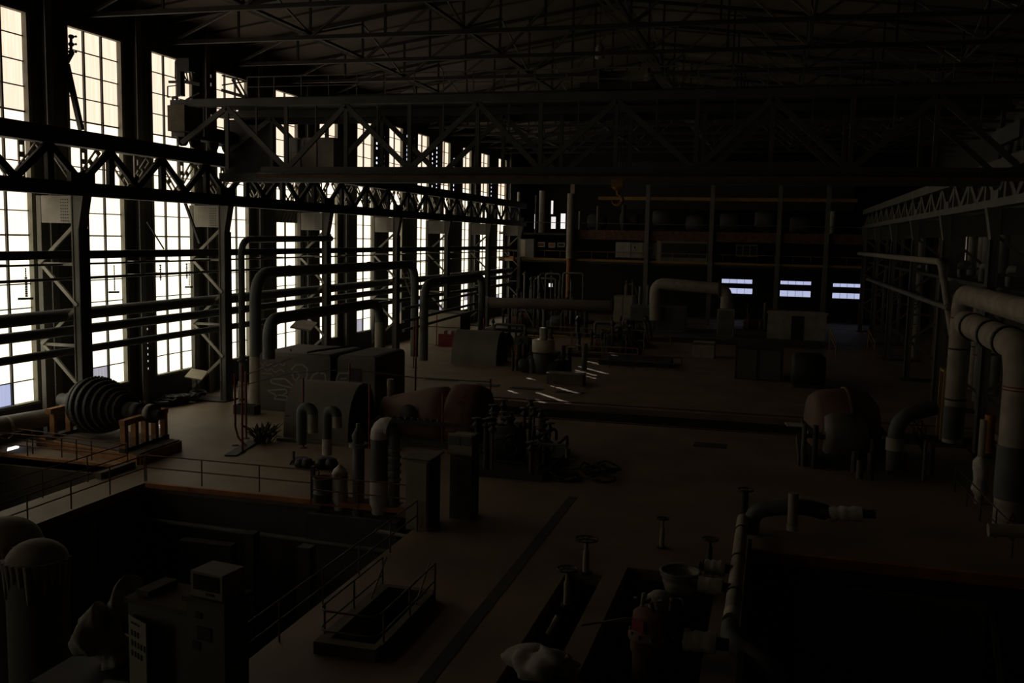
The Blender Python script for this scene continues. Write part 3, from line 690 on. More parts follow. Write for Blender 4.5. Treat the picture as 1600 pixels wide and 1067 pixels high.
def vbase(px, py): g = G(px, py); return g
g = G(592, 790); top = PY(597, 652, g.y).z
t = thing('riser_pipe', 'tall thick riser pipe with white cap and white wrapped foot', 'pipe', g)
R = .32
obj('dark_sleeve', MB().tube([(g.x, g.y, .95), (g.x, g.y, top - .75)], R, 16), m_grey, t)
obj('white_foot', MB().tube([(g.x, g.y, -.3), (g.x, g.y, .1), (g.x, g.y, 1.0)], [R * .8, R * 1.08, R * 1.05], 16), m_wrap, t)
n = 8; arc = [(g.x + R * .95 - R * .95 * math.cos(PI * k / n), g.y, top - .7 + math.sin(PI * k / n) * .4) for k in range(n + 1)]
obj('white_cap', MB().tube([(g.x, g.y, top - .8)] + arc[:6], R * 1.04, 16), m_wrap, t)
obj('return_pipe', MB().tube(arc[5:] + [(g.x + R * 1.9, g.y, .1)], R * .62, 14), m_grey, t)
for k in range(5): obj('collar', MB().tube([(g.x + R * 1.9, g.y, top - 1.1 - k * .28), (g.x + R * 1.9, g.y, top - 1.2 - k * .28)], R * .8, 12), m_steel, t)
g = G(560, 786); top = PY(560, 678, g.y).z
t = thing('riser_pipe', 'slim grey upright pipe between the wrapped stub and the white-capped riser', 'pipe', g)
obj('tube', MB().tube([(g.x, g.y, -.5), (g.x, g.y, top - .5)], .22, 14), m_grey, t); obj('head_flange', MB().tube([(g.x, g.y, top - .5), (g.x, g.y, top - .35)], .36, 14), m_steel, t)
obj('valve_head', MB().lathe((g.x, g.y, top - .35), (0, 0, 1), [(0, .2), (.3, .26), (.6, .1), (.75, .1), (.75, 0)], 12), m_dark, t)
g = G(531, 784); top = PY(531, 726, g.y).z
t = thing('wrapped_stub_pipe', 'short standing pipe stub wrapped in crumpled white cloth', 'pipe', g)
wm = MB().lathe((g.x, g.y, 0), (0, 0, 1), [(-.3, .2), (0, .27), (.2, .3), (.5, .27), (.8, .29), (1.1, .26), (top - .35, .29), (top - .15, .22), (top, 0)], 18)
for v in wm.v: v += Vector((random.uniform(-.025, .025), random.uniform(-.025, .025), 0))
obj('cloth_wrap', wm, m_wrap, t); obj('strap', MB().tube([(g.x, g.y, top - .5), (g.x, g.y, top - .44)], .31, 16), m_steel, t)
g = G(505, 783)
t = thing('steel_drum', 'dark open steel drum at the pit edge left of the wrapped stub', 'drum', g)
obj('drum_wall', MB().lathe(g, (0, 0, 1), [(0, 0), (0, .36), (.3, .36), (.31, .38), (.33, .38), (.34, .36), (.85, .36), (.86, .39), (.9, .39), (.9, .35), (.1, .34), (.1, 0)], 22), m_grey, t)
obj('drum_rim', MB().lathe(g + Vector((0, 0, .9)), (0, 0, 1), [(0, .34), (0, .395), (.03, .395), (.03, .34), (0, .34)], 22), m_rust, t)

# ------------------------------------------------------------------ cabinets at the pit corner
g = G(640, 828); zc = PY(640, 718, g.y).z
t = thing('control_cabinet', 'tall beige steel cabinet with dark open side at the pit corner', 'cabinet', (-11.1, 30.5, 0))
obj('body', MB().box((-11.75, 30.0, 0), (-10.95, 31.25, zc)), m_cab, t)
obj('top_cover', MB().box((-11.85, 29.9, zc), (-10.85, 31.35, zc + .05)), m_plank, t)
obj('side_opening', MB().box((-10.97, 30.08, .1), (-10.92, 31.15, zc - .08)), m_black, t)
obj('front_panel', MB().box((-11.7, 29.96, .1), (-11.0, 30.0, zc - .1)), m_cab, t)
g = G(697, 815); zc2 = PY(705, 677, 31.6).z
t = thing('control_cabinet', 'taller grey cabinet with a framed meter box on top front', 'cabinet', (-10.3, 32, 0))
obj('body', MB().box((-10.75, 31.7, 0), (-9.95, 32.5, zc2 - .1)), m_steel, t)
obj('meter_box', MB().box((-10.8, 31.6, zc2 - .75), (-9.92, 31.7, zc2)), m_cab, t)
for a, b in ((0, .42), (.46, .84)): obj('meter_window', MB().box((-10.78 + a, 31.57, zc2 - .4), (-10.78 + b, 31.6, zc2 - .08)), m_steel, t)
obj('side_panel', MB().box((-9.95, 31.75, .05), (-9.9, 32.45, zc2 - .15)), m_black, t)

# ------------------------------------------------------------------ machinery cluster
ms = thing('valve_skid', 'dense dark cluster of valves and upright pipes right of the turbine casing', 'machinery', (-10.8, 39.5, 0))
obj('skid_base', MB().box((-12.6, 37.8, 0), (-8.8, 43.4, .25)), m_dark, ms)
random.seed(3)
for k in range(26):
    x = random.uniform(-12.3, -9.1); y = random.uniform(38, 43); h = random.uniform(.8, 2.2)
    p = obj('upright_pipe', MB().tube([(x, y, .2), (x, y, h)], random.uniform(.05, .13), 8), random.choice([m_dark, m_grey, m_rust]), ms)
    obj('valve_head', MB().lathe((x, y, h), (0, 0, 1), [(0, 0), (0, .14), (.1, .2), (.2, .1), (.35, .05), (.35, .22), (.39, .22), (.39, 0)], 10), m_dark, p)
for k in range(16):
    a = Vector((random.uniform(-12.4, -9), random.uniform(38, 43), random.uniform(.3, 1.7))); b = a + random.choice([Vector((random.uniform(.8, 1.8), 0, 0)), Vector((0, random.uniform(1, 2), 0))])
    obj('cross_pipe', MB().tube(path([a, b, b + Vector((0, 0, -.5))], .2), .07, 8), random.choice([m_dark, m_steel, m_grey]), ms)
for k in range(5):
    c = Vector((-12 + k * .8, 38.6 + (k % 2), .9 + .1 * k)); obj('hand_wheel', MB().lathe(c, (.3, -1, .2), [(0, .24), (0, .32), (.05, .32), (.05, .24), (0, .24)], 16), m_dark, ms)
obj('gear_casing', MB().lathe((-11.8, 40.4, .9), (1, 0, 0), [(0, 0), (0, .7), (.3, .8), (1.2, .8), (1.5, .6), (1.5, 0)], 18), m_dark, ms)
t = thing('cable_heap', 'low dark heap of rubble and cable on the centre floor', 'heap', (-7.5, 39, 0))
for k in range(9):
    x, y = -7.9 + random.uniform(-1.2, 2.0), 39.4 + random.uniform(-1.2, 1.5)
    obj('cable_coil', MB().tube([(x + math.cos(a) * random.uniform(.4, .7), y + math.sin(a) * random.uniform(.4, .7), .05 + .05 * k * random.random()) for a in [q * .7 for q in range(11)]], .045, 5), m_black, t)

# far machinery beyond the channel
mf2 = thing('valve_skid', 'dark pump cluster beside the small white pot in mid hall', 'machinery', (-14, 69, 0))
for k in range(20):
    x = random.uniform(-20, -13.6); y = random.uniform(68.8, 72.5); h = random.uniform(.6, 2.3)
    obj('upright_pipe', MB().tube([(x, y, 0), (x, y, h)], random.uniform(.08, .22), 8), random.choice([m_dark, m_dark, m_rust, m_steel]), mf2)
for k in range(8):
    x = random.uniform(-20, -14); y = random.uniform(69, 72)
    obj('pump_casing', MB().lathe((x, y, .5), (1, 0, 0), [(0, 0), (0, .4), (.2, .5), (.8, .5), (1.0, .3), (1.0, 0)], 12), m_dark, mf2)
g = G(848, 583); t = thing('standing_vessel', 'white-capped upright vessel in mid hall', 'vessel', g)
obj('lower_body', MB().lathe(g, (0, 0, 1), [(0, .3), (0, .55), (1.3, .75), (1.5, .72)], 18), m_grey, t)
obj('white_head', MB().lathe(g, (0, 0, 1), [(1.55, .5), (1.6, .85), (2.5, .85), (2.5, .3)], 18), m_white, t)
obj('neck_pipe', MB().lathe(g, (0, 0, 1), [(2.5, .32), (3.4, .32), (3.4, 0)], 12), m_insul, t)
p0 = G(854, 600); p1 = G(912, 602)
t = thing('concrete_block', 'low pale box curb lying beyond the channel', 'block', (-13.6, 64.5, 0)); obj('slab', MB().box((p0.x, p0.y, 0), (p1.x, p0.y + 1.1, .75)), m_plank, t); obj('cap', MB().box((p0.x - .05, p0.y - .05, .75), (p1.x + .05, p0.y + 1.15, .8)), m_casing, t)

random.seed(12)
def skid(label, x0, x1, y0, y1, n, m, hmax):
    t = thing('machine_skid', label, 'machinery', ((x0 + x1) / 2, (y0 + y1) / 2, 0), 'machine skids in the far middle of the hall')
    obj('skid_base', MB().box((x0, y0, 0), (x1, y1, .3)), m_dark, t)
    for k in range(n):
        x, y = random.uniform(x0 + .4, x1 - .4), random.uniform(y0 + .3, y1 - .3); h = random.uniform(.8, hmax); r = random.uniform(.07, .2)
        p = obj('upright_pipe', MB().tube([(x, y, .3), (x, y, h)], r, 8), random.choice([m_dark, m_rust, m_grey, m_steel]), t)
        if k % 2: obj('pipe_head', MB().lathe((x, y, h), (0, 0, 1), [(0, 0), (0, r * 1.6), (.15, r * 1.8), (.3, r), (.45, r * .5), (.45, 0)], 10), m_dark, p)
    for k in range(m):
        x, y = random.uniform(x0 + .5, x1 - 2), random.uniform(y0 + .6, y1 - .6); R_ = random.uniform(.45, .8)
        obj('drum_casing', MB().lathe((x, y, .3 + R_), (1, 0, 0), [(0, 0), (0, R_ * .8), (.2, R_), (1.3, R_), (1.6, R_ * .6), (1.6, 0)], 16), random.choice([m_dark, m_grey, m_rust]), t)
        a = Vector((x, y, random.uniform(1.2, hmax))); obj('cross_pipe', MB().tube(path([(x, y, .4), a, a + Vector((random.uniform(1, 3), 0, 0)), (a.x + 2.5, y, .4)], .3), .11, 8), random.choice([m_dark, m_steel]), t)
skid('dark pump and pipe skid behind the second rounded hood', -24.5, -17.5, 77, 81, 14, 5, 2.6)
skid('dark pipe skid between the white-capped vessel and the long brown pipe', -17, -11, 80, 85, 16, 6, 3.0)
skid('low machine skid below the left end of the far duct', -15.5, -11.2, 88.5, 93, 12, 4, 2.8)
skid('tall dark boiler pipework under the left end of the far gallery', -29.5, -20.5, 106, 114, 34, 7, 6.2)
skid('dark feed pump skid right of the yellow downpipe under the gallery', -19.5, -12.5, 108, 114, 20, 4, 5.2)
skid('low dark skid under the gallery left of the pale hut', -5, 2.2, 110, 115, 14, 4, 3.4)
skid('dark pipe skid beside the last left crane columns', -29.5, -20, 98, 104, 20, 5, 3.0)
for k, (x0, y0, x1) in enumerate(((-20, 86.5, -11), (-16.5, 79, -10.5))):
    t = thing('railing', 'dull yellow walkway rail %s the dark pipe skid in the far middle' % ('behind' if k == 0 else 'in front of'), 'railing', (x0, y0, 0), 'far yellow rails')
    for zz in (1.0, 1.9) if k == 0 else (.6, 1.1): obj('rail', MB().tube([(x0, y0, zz), (x1, y0, zz)], .045, 6), m_yellow, t)
    for q in range(5): xx = x0 + (x1 - x0) * q / 4; obj('post', MB().tube([(xx, y0, 0), (xx, y0, 1.9 if k == 0 else 1.1)], .045, 6), m_yellow, t)
# barrier box, plastic barrier
p, q = PY(655, 488, 84), PY(719, 540, 84)
t = thing('site_container', 'cream panelled box standing beyond the far end of the casing', 'container', ((p.x + q.x) / 2, 85, 0))
obj('wall_panel', MB().box((p.x, 83.9, 0), (q.x, 84, p.z)), m_white, t); obj('container_body', MB().box((p.x, 84, 0), (q.x, 87, p.z + .05)), m_dark, t)
obj('rail', MB().box((p.x, 83.85, p.z * .55), (q.x, 83.9, p.z * .55 + .08)), m_dark, t)
t = thing('plastic_barrier', 'red plastic barrier with white notches before the cream container', 'barrier', PY(705, 535, 82.5))
p, q = PY(686, 516, 82.5), PY(720, 535, 82.5)
obj('red_body', MB().box((p.x, 82.3, 0), (q.x, 82.8, p.z - .3)), m_red, t)
for k in range(3):
    xx = p.x + (q.x - p.x) * (.1 + .32 * k); obj('white_notch', MB().box((xx, 82.28, p.z - .3), (xx + .35, 82.82, p.z)), m_wrap, t)
for k in range(3):
    xx = p.x + (q.x - p.x) * (.26 + .32 * k); obj('red_merlon', MB().box((xx, 82.3, p.z - .3), (xx + .25, 82.8, p.z)), m_red, t)

# ------------------------------------------------------------------ turbine rotor on timber stand
st_ = thing('timber_stand', 'timber trestle stand with a plank base carrying the rotor', 'stand', (-29.5, 36.5, 0))
sx0, sx1, sy0, sy1 = -32.6, -25.6, 34.9, 39.9
c00 = G(60, 697); c10 = G(217, 726); c11 = G(281, 702); c01 = c00 + (c11 - c10)
ex = (c10 - c00); ey = (c11 - c10)
def SP(u, v, z=0): return c00 + ex * u + ey * v + Vector((0, 0, z))
exn, eyn = ex.normalized(), ey.normalized()
obj('front_sill', MB().bar(SP(0, 0, .2), SP(1, 0, .2), .22, .4), m_wood, st_); obj('rear_sill', MB().bar(SP(0, 1, .2), SP(1, 1, .2), .22, .4), m_wood, st_)
obj('side_sill', MB().bar(SP(1, 0, .2), SP(1, 1, .2), .22, .4), m_wood, st_)
for k in range(16):
    u = (k + .5) / 16; obj('plank', MB().bar(SP(u, 0.02, .43), SP(u, .98, .43), ex.length / 16 - .03, .06), m_plank, st_)
L, W = ex.length, ey.length
for (u, n) in ((.13, 3), (.86, 5)):
    if u < .5: vs_ = [(.08, 0), (.42, 0), (.78, 0)]
    else: vs_ = [(.02, 0), (.26, 0), (.5, 0), (.74, 0), (.97, 0)]
    for v, _ in vs_:
        a = SP(u, v, .4); obj('post', MB().bar(a, a + Vector((0, 0, 1.2)), .24, .24, up=eyn), m_wood, st_)
    obj('cap_beam', MB().bar(SP(u, -.03, 1.72), SP(u, 1.02, 1.72), .28, .24), m_wood, st_)
    obj('sole_beam', MB().bar(SP(u, -.03, .5), SP(u, 1.02, .5), .34, .2), m_dark, st_)
# rotor axis runs from left trestle to right trestle
ra, rb = SP(.03, .55, 1.9), SP(1.0, .5, 1.9)
axd = (rb - ra).normalized(); LL = (rb - ra).length
rt = thing('turbine_rotor', 'dark bladed turbine rotor with stepped discs resting on the timber stand', 'rotor', (ra + rb) / 2)
obj('shaft', MB().lathe(ra, axd, [(-.3, 0), (-.3, .3), (.3, .3), (.3, .4), (LL * .75, .4), (LL * .75, .22), (LL + .1, .22), (LL + .1, 0)], 20), m_grey, rt)
discs = [(.26, 1.15), (.33, 1.3), (.39, 1.27), (.45, 1.18), (.505, 1.06), (.56, .93), (.61, .8), (.66, .7)]
for k, (u, r) in enumerate(discs):
    c = ra + axd * (LL * u)
    d_ = obj('blade_disc', MB().lathe(c, axd, [(-.17, .3), (-.17, r * .8), (-.12, r * .82), (-.12, r), (.12, r), (.12, r * .82), (.17, r * .8), (.17, .3)], 40), m_dark, rt)
    b = MB(); n = 44; u_ = Vector((0, 0, 1)); v_ = axd.cross(u_)
    for q in range(n):
        a = 2 * PI * q / n; dr = u_ * math.cos(a) + v_ * math.sin(a); b.bar(c + dr * r * .8 - axd * .1, c + dr * (r + .04) + axd * .1, .12, .03, up=axd)
    o = obj('blades', b, m_steel, d_); o['kind'] = 'stuff'
obj('front_flange', MB().lathe(ra, axd, [(LL * .16, .3), (LL * .16, .75), (LL * .2, .75), (LL * .2, .3)], 32), m_dark, rt)
obj('bearing_sleeve', MB().lathe(ra, axd, [(LL * .74, 0), (LL * .74, .38), (LL * .82, .38), (LL * .82, 0)], 20), m_dark, rt)
obj('coupling', MB().lathe(ra, axd, [(LL * .9, 0), (LL * .9, .42), (LL * .95, .42), (LL * .95, 0)], 20), m_steel, rt)
for k in range(2):
    a = PY(219 + k * 7, 630, 38.9); obj('pale_strap', MB().box(a + Vector((-.08, -.04, -.75)), a + Vector((.08, .02, .1))), m_insul, rt, label='pale strap at the coupling')
pipe('big_pipe', 'fat pipe lying on the floor along the wall under the first window', [PX(-60, 676, -32.8), PX(70, 655, -32.8) + Vector((0, 1.5, 0))], .42, m_steel, seg=16,
     parts=(('end_flange', PX(5, 668, -32.8), PX(9, 667, -32.8), .52, m_light),))
# dark heap, stands, etc.
t = thing('scrap_heap', 'low dark pile of coiled scrap at the wall under the third window', 'heap', G(270, 632))
g0 = G(245, 637); g1 = G(298, 628)
for k in range(16):
    c = g0.lerp(g1, random.random()) + Vector((0, random.uniform(-.3, .9), .2 + random.uniform(0, .25)))
    obj('coil', MB().tube([c + Vector((math.cos(a) * .45, math.sin(a) * .4, random.uniform(-.08, .1))) for a in [q * .63 for q in range(11)]], .11, 6), m_black, t)
t = thing('black_crate', 'open black crate on the floor beside the graffiti casing', 'crate', G(386, 646))
g = G(386, 646)
for a, b in (((-.65, -.35, 0), (.65, -.28, .5)), ((-.65, .28, 0), (.65, .35, .5)), ((-.65, -.28, 0), (-.58, .28, .5)), ((.58, -.28, 0), (.65, .28, .5))): obj('side_board', MB().box(g + Vector(a), g + Vector(b)), m_black, t)
obj('bottom_board', MB().box(g + Vector((-.58, -.28, 0)), g + Vector((.58, .28, .06))), m_black, t)
t = thing('dry_branches', 'heap of dry dark leafy branches left of the rounded hood', 'debris', G(408, 690))
g = G(405, 692); 
for k in range(38):
    a = random.uniform(0, 2 * PI); r = random.uniform(.3, 1.3); h = random.uniform(.2, 1.0); c = g + Vector((random.uniform(-.3, .5), random.uniform(-.3, .5), .03))
    e = c + Vector((math.cos(a) * r, math.sin(a) * r, h)); m = MB().tube([c, c.lerp(e, .5) + Vector((0, 0, .15)), e], [.03, .025, .01], 5)
    o = obj('branch', m, m_plant, t); d = (e - c).normalized(); s = d.cross(Vector((0, 0, 1))).normalized() * .1
    obj('leaf', MB().add([e, e - d * .3 + s, e - d * .6, e - d * .3 - s, e - d * .3 + Vector((0, 0, .02))], [(0, 1, 4), (1, 2, 4), (2, 3, 4), (3, 0, 4)]), m_plant, o)
obj('floor_plank', MB().bar(G(360, 713) + Vector((0, 0, .04)), G(398, 690) + Vector((0, 0, .04)), .55, .06), m_dark, label='dark plank lying before the dry branches', cat='plank')

# ------------------------------------------------------------------ red stanchions with ropes
RP = [(368, 696, 585), (379, 706, 570), (385, 685, 580), (455, 640, 545), (474, 700, 590), (546, 660, 568), (577, 700, 600), (649, 640, 560), (691, 700, 615), (766, 630, 592), (650, 575, 500), (682, 540, 492), (755, 560, 497), (646, 575, 508)]
names = ['leftmost, bent at its foot', 'tallest of the left trio', 'right one of the left trio', 'before the graffiti casing left part', 'rising behind the left hooked pipe', 'before the right half of the graffiti casing', 'between the hood mouth and the riser', 'just right of the graffiti casing', 'before the reddish turbine wheel', 'at the edge of the channel', 'beyond the casing, paler one', 'before the cream container', 'left of the far vertical pipes', 'thin one beside the paler one']
for k, (px, yb, yt) in enumerate(RP):
    g = G(px, yb); z = PY(px, yt, g.y).z
    t = thing('red_stanchion', 'thin red iron stanchion, ' + names[k], 'post', g)
    pts = [(g.x, g.y, 0), (g.x, g.y, z)]
    if k == 0: pts = [(g.x + .8, g.y - .3, .02), (g.x + .15, g.y, .4), (g.x, g.y, .9), (g.x, g.y, z)]
    obj('post', MB().tube(pts, .05, 7), m_red, t); obj('foot_plate', MB().tube([(g.x, g.y, 0), (g.x, g.y, .03)], .16, 10), m_rust, t)
for k, pp in enumerate((((240, 600), (368, 605), (455, 583), (546, 577), (649, 590), (766, 597)), ((385, 585), (455, 560)))):
    pts = []
    for (px, py) in pp: pts.append(PY(px, py, 42.5 if k == 0 else 44))
    if k == 0: pts = pts[1:]
    obj('rope', MB().tube(pts, .025, 5), m_dark, label='thin sagging cord strung between the red stanchions' if k == 0 else 'short cord rising to the graffiti casing corner', cat='cord')

# ------------------------------------------------------------------ railings
def railing(pts, label, m=m_rust, h=1.05, sp=2.0, base=0.0, r=.026):
    pts = [Vector((p[0], p[1], base)) for p in pts]
    t = thing('railing', label, 'railing', pts[0])
    for zz in (h, h * .52): obj('rail', MB().tube([p + Vector((0, 0, zz)) for p in pts], r, 6), m, t)
    for a, b in zip(pts[:-1], pts[1:]):
        n = max(1, round((b - a).length / sp))
        for k in range(n): q = a.lerp(b, k / n); obj('post', MB().tube([q, q + Vector((0, 0, h))], r * 1.1, 6), m, t)
    q = pts[-1]; obj('post', MB().tube([q, q + Vector((0, 0, h))], r * 1.1, 6), m, t)
    return t
railing([(-23.9, 9.5), (-23.9, 32.5)], 'rusty railing along the left edge of the great pit', sp=2.1)
railing([(-23.9, 32.6), (-16.3, 32.6)], 'rusty railing along the far edge of the great pit', sp=2.2)
railing([(-16.2, 31.75), (-12.4, 31.75)], 'short railing before the riser pipes at the pit edge', sp=1.9)
railing([(-11.3, 11.0), (-11.3, 29.9)], 'long railing on the right edge of the great pit', m=m_steel, sp=2.4)
railing([(-25.9, 24.3), (-25.9, 34.1), (-33.5, 34.1)], 'railing round the small pit by the rotor stand', sp=2.3)
railing([(-33.8, 35.2), (-31.4, 34.9), (-28, 34.5)], 'railing ahead of the timber stand at the left wall', sp=2.0)
# orange edge beams
obj('pit_edge_beam', MB().box((-23.6, 32.1, -.14), (-12.3, 32.28, .05)), m_orange, label='orange painted beam along the far pit edge', cat='beam')
obj('pit_edge_beam', MB().box((-33.9, 34.0, -.3), (-26.0, 34.35, .12)), m_wood, label='timber curb along the far edge of the small left pit', cat='beam')
obj('pit_edge_beam', MB().box((-26.0, 32.2, -.3), (-25.7, 34.35, .25)), m_plank, label='short dark curb block at the corner of the small left pit', cat='beam')
obj('pit_edge_beam', MB().box((-.2, 31.35, -.3), (8.3, 31.6, .05)), m_orange, label='dull orange beam along the far edge of the right pit', cat='beam')
obj('loose_tube', MB().tube([PY(587, 829, 30.2), PY(648, 840, 30.2)], .07, 10), m_light, label='pale tube lying across the pit corner at the cabinet foot', cat='tube')
# stair hatch
t = thing('stair_hatch', 'low curb around the stair hatch in the foreground floor', 'hatch', (-9.4, 22, 0))
for a, b in (((-10.2, 20.1, 0), (-8.6, 20.4, .3)), ((-10.2, 24, 0), (-8.6, 24.2, .3)), ((-10.2, 20.4, 0), (-9.9, 24, .3)), ((-8.75, 20.4, 0), (-8.55, 24, .3))): obj('curb', MB().box(a, b), m_plank, t)
for k in range(8): obj('stair_tread', MB().box((-9.88, 23.9 - k * .42, -.25 - k * .3), (-8.77, 23.6 - k * .42, -.2 - k * .3)), m_dark, t)
hr_ = thing('railing', 'looped pipe railing around the stair hatch, open at the far end', 'railing', (-9.4, 22, 0))
for zz in (1.05, .55):
    obj('rail', MB().tube(path([(-10.15, 24.2, zz + .0), (-10.15, 20.2, zz), (-8.6, 20.2, zz), (-8.6, 24.2, zz)], .35), .026, 7), m_steel, hr_)
for x, y in ((-10.15, 24.2), (-10.15, 22.3), (-10.15, 20.6), (-8.6, 24.2), (-8.6, 22.3), (-8.6, 20.6)): obj('post', MB().tube([(x, y, 0), (x, y, 1.07)], .028, 7), m_steel, hr_)
for x in (-10.0, -8.72): obj('stair_handrail', MB().tube([(x, 24.1, 1.1), (x, 22.4, -.2)], .024, 7), m_insul, hr_)
# trench line
obj('trench_cover', MB().box((-7.3, 18, 0), (-6.95, 36, .012)), m_pit, label='long dark cable trench cover running along the centre floor', cat='cover')

# ------------------------------------------------------------------ foreground left: cabinets on a raised platform
PZ = 3.2
YC_ = 11.2
def PZY(px, py, y): return PY(px, py, y)
t = thing('service_platform', 'raised steel service platform under the near control cabinets', 'platform', (-6.5, 10, PZ))
obj('deck', MB().box((-9.5, 8.2, PZ - .15), (-3.0, 11.9, PZ)), m_dark, t)
for x in (-9.2, -3.3):
    for y in (8.5, 11.6): obj('leg', MB().bar((x, y, -6 if y > 9 and x < -11.5 else 0 if x > -3.5 and x > -11.5 else -6), (x, y, PZ - .15), .2), m_dark, t)
# left cabinet with perforated side
def cabinet(name, label, cx, cy, w_, d_, z0, z1, rz, m1):
    t = thing(name, label, 'cabinet', (cx, cy, z0)); R = Matrix.Rotation(rz, 3, 'Z')
    def T(x, y, z): v = R @ Vector((x, y, 0)); return Vector((cx + v.x, cy + v.y, z))
    obj('body', MB().cbox((cx, cy, (z0 + z1) / 2), (w_, d_, z1 - z0), rz), m1, t)
    obj('lid', MB().cbox((cx, cy, z1 + .03), (w_ + .08, d_ + .08, .06), rz), m_plank, t)
    return t, T
RZ = -.15
def corner_cab(label, N, w_, d_, z1):
    R_ = Matrix.Rotation(RZ, 3, 'Z'); c = N + R_ @ Vector((-w_ / 2, d_ / 2, 0))
    return cabinet('control_cabinet', label, c.x, c.y, w_, d_, PZ, z1, RZ, m_steel)
N1 = PY(300, 962, 9.7); zA = N1.z; w1, d1 = 1.02, .62
ct, T = corner_cab('near grey control cabinet with a perforated bright end panel', N1, w1, d1, zA)
PD = RZ - .3
def TP(x, y, z): v = Matrix.Rotation(PD, 3, 'Z') @ Vector((x, y, 0)); o_ = T(-w1 / 2 + .25, -d1 / 2 - .09, 0); return Vector((o_.x + v.x, o_.y + v.y, z))
side = obj('door_panel', MB().cbox(TP(0, 0, (PZ + zA) / 2 - .06), (.42, .02, zA - PZ - .18), PD), m_cab, ct)
for r in range(4):
    for c_ in range((3, 3, 5, 4)[r]):
        obj('slot', MB().cbox(TP(-.13 + c_ * .075 + (.02 if r == 0 else 0), -.014, zA - .22 - r * .13), (.03 if r else .05, .012, .07 if r else .02), PD), m_black, side)
obj('side_panel', MB().cbox(T(w1 / 2 + .008, .0, (PZ + zA) / 2 - .06), (.016, d1 - .1, zA - PZ - .2), RZ), m_grey, ct)
obj('lid_strip', MB().cbox(T(-.38, .05, zA + .09), (.2, .5, .06), RZ), m_plank, ct)
N2 = PY(350, 950, 9.3); zB2 = N2.z; w2, d2 = .54, .42
ct2, T2 = corner_cab('near grey cabinet right of the perforated one, carrying an old screen', N2, w2, d2, zB2)
for x, z, a_, b_ in ((-.1, -.15, .08, .07), (-.02, -.36, .2, .16), (-.14, -.52, .1, .1)): obj('dark_label', MB().cbox(T2(x, -d2 / 2 - .006, zB2 + z), (a_, .012, b_), RZ), m_dark, ct2)
for x, z, a_, b_ in ((.05, -.22, .14, .14), (-.08, -.3, .08, .05)): obj('dark_label', MB().cbox(T2(w2 / 2 + .006, x, zB2 + z), (.012, a_, b_), RZ), m_dark, ct2)
obj('red_mark', MB().cbox(T2(w2 / 2 + .006, .02, zB2 - .62), (.012, .06, .05), RZ), m_red, ct2)
c2 = T2(0, 0, 0); zt_ = PY(350, 897, 9.4).z; z0 = zB2 + .06
t = thing('crt_monitor', 'bulky old screen standing on the near right cabinet', 'monitor', (c2.x, c2.y, z0))
obj('housing', MB().cbox((c2.x, c2.y, (z0 + zt_) / 2), (.46, .38, zt_ - z0), RZ), m_cab, t)
obj('screen', MB().cbox(T2(0, -.196, (z0 + zt_) / 2 + .03), (.36, .012, (zt_ - z0) * .6), RZ), m_glass, t)
obj('control_strip', MB().cbox(T2(.05, -.196, z0 + .05), (.1, .012, .03), RZ), m_dark, t)
# white plastic bags beside
def bag(c, s, label, name='plastic_sack', m=m_sack, seed=1, fold=.22):
    random.seed(seed); mb = MB(); n, k = 54, 26; vs = []
    ph = [random.uniform(0, 6) for _ in range(6)]
    for j in range(k + 1):
        v = PI * j / k
        for i in range(n):
            u = 2 * PI * i / n; r = 1 + fold * math.sin(3 * u + ph[0] + 2 * v) + fold * .5 * math.sin(7 * u + ph[1] - 3 * v) + fold * .35 * math.sin(5 * v + ph[2] + 2 * u) + .05 * abs(math.sin(9 * u + 4 * v + ph[3])) + .05 * abs(math.sin(11 * v - 5 * u + ph[5])) * math.sin(v)
            z = max(math.cos(v), -.55)
            vs.append(Vector(c) + Vector((math.cos(u) * math.sin(v) * s[0] * r, math.sin(u) * math.sin(v) * s[1] * r, (z + .55) * s[2] * (1 + .15 * math.sin(2 * u + ph[4])))))
    fs = [(j * n + i, j * n + (i + 1) % n, (j + 1) * n + (i + 1) % n, (j + 1) * n + i) for j in range(k) for i in range(n)]
    mb.add(vs, fs, True)
    t = thing(name, label, 'sack', c); obj('sack_body', mb, m, t)
    tie = Vector(c) + Vector((s[0] * .8, 0, s[2] * .9)); obj('tied_neck', MB().tube([tie + Vector((-.15, 0, -.1)), tie, tie + Vector((.12, .02, .12))], [.1, .04, .09], 8), m, t)
    return t
pb = PY(150, 990, 14); bag((pb.x, 14, pb.z - .3), (.38, .35, .5), 'crumpled white plastic sheeting left of the perforated cabinet', seed=5)
pb = PY(188, 950, 14.2); bag((pb.x, 14.4, pb.z - .25), (.26, .3, .45), 'smaller crumpled sheeting touching the perforated cabinet', seed=6)
pb = PY(180, 1010, 14.2); bag((pb.x, 14.2, pb.z - .35), (.3, .3, .35), 'lowest crumpled sheeting heap at the foot of the perforated cabinet', seed=8)
t = thing('equipment_plinth', 'dark plinth in the great pit carrying the plastic sheeting', 'plinth', (-8.7 - 3, 14, -6))
zpl = PY(180, 1040, 14.2).z
px0 = PY(110, 1000, 14).x; px1 = PY(215, 1000, 14).x
obj('plinth_block', MB().box((px0, 13.2, -6), (px1, 15.2, zpl)), m_pit, t); obj('plinth_top', MB().box((px0 - .1, 13.1, zpl), (px1 + .1, 15.3, zpl + .08)), m_dark, t)
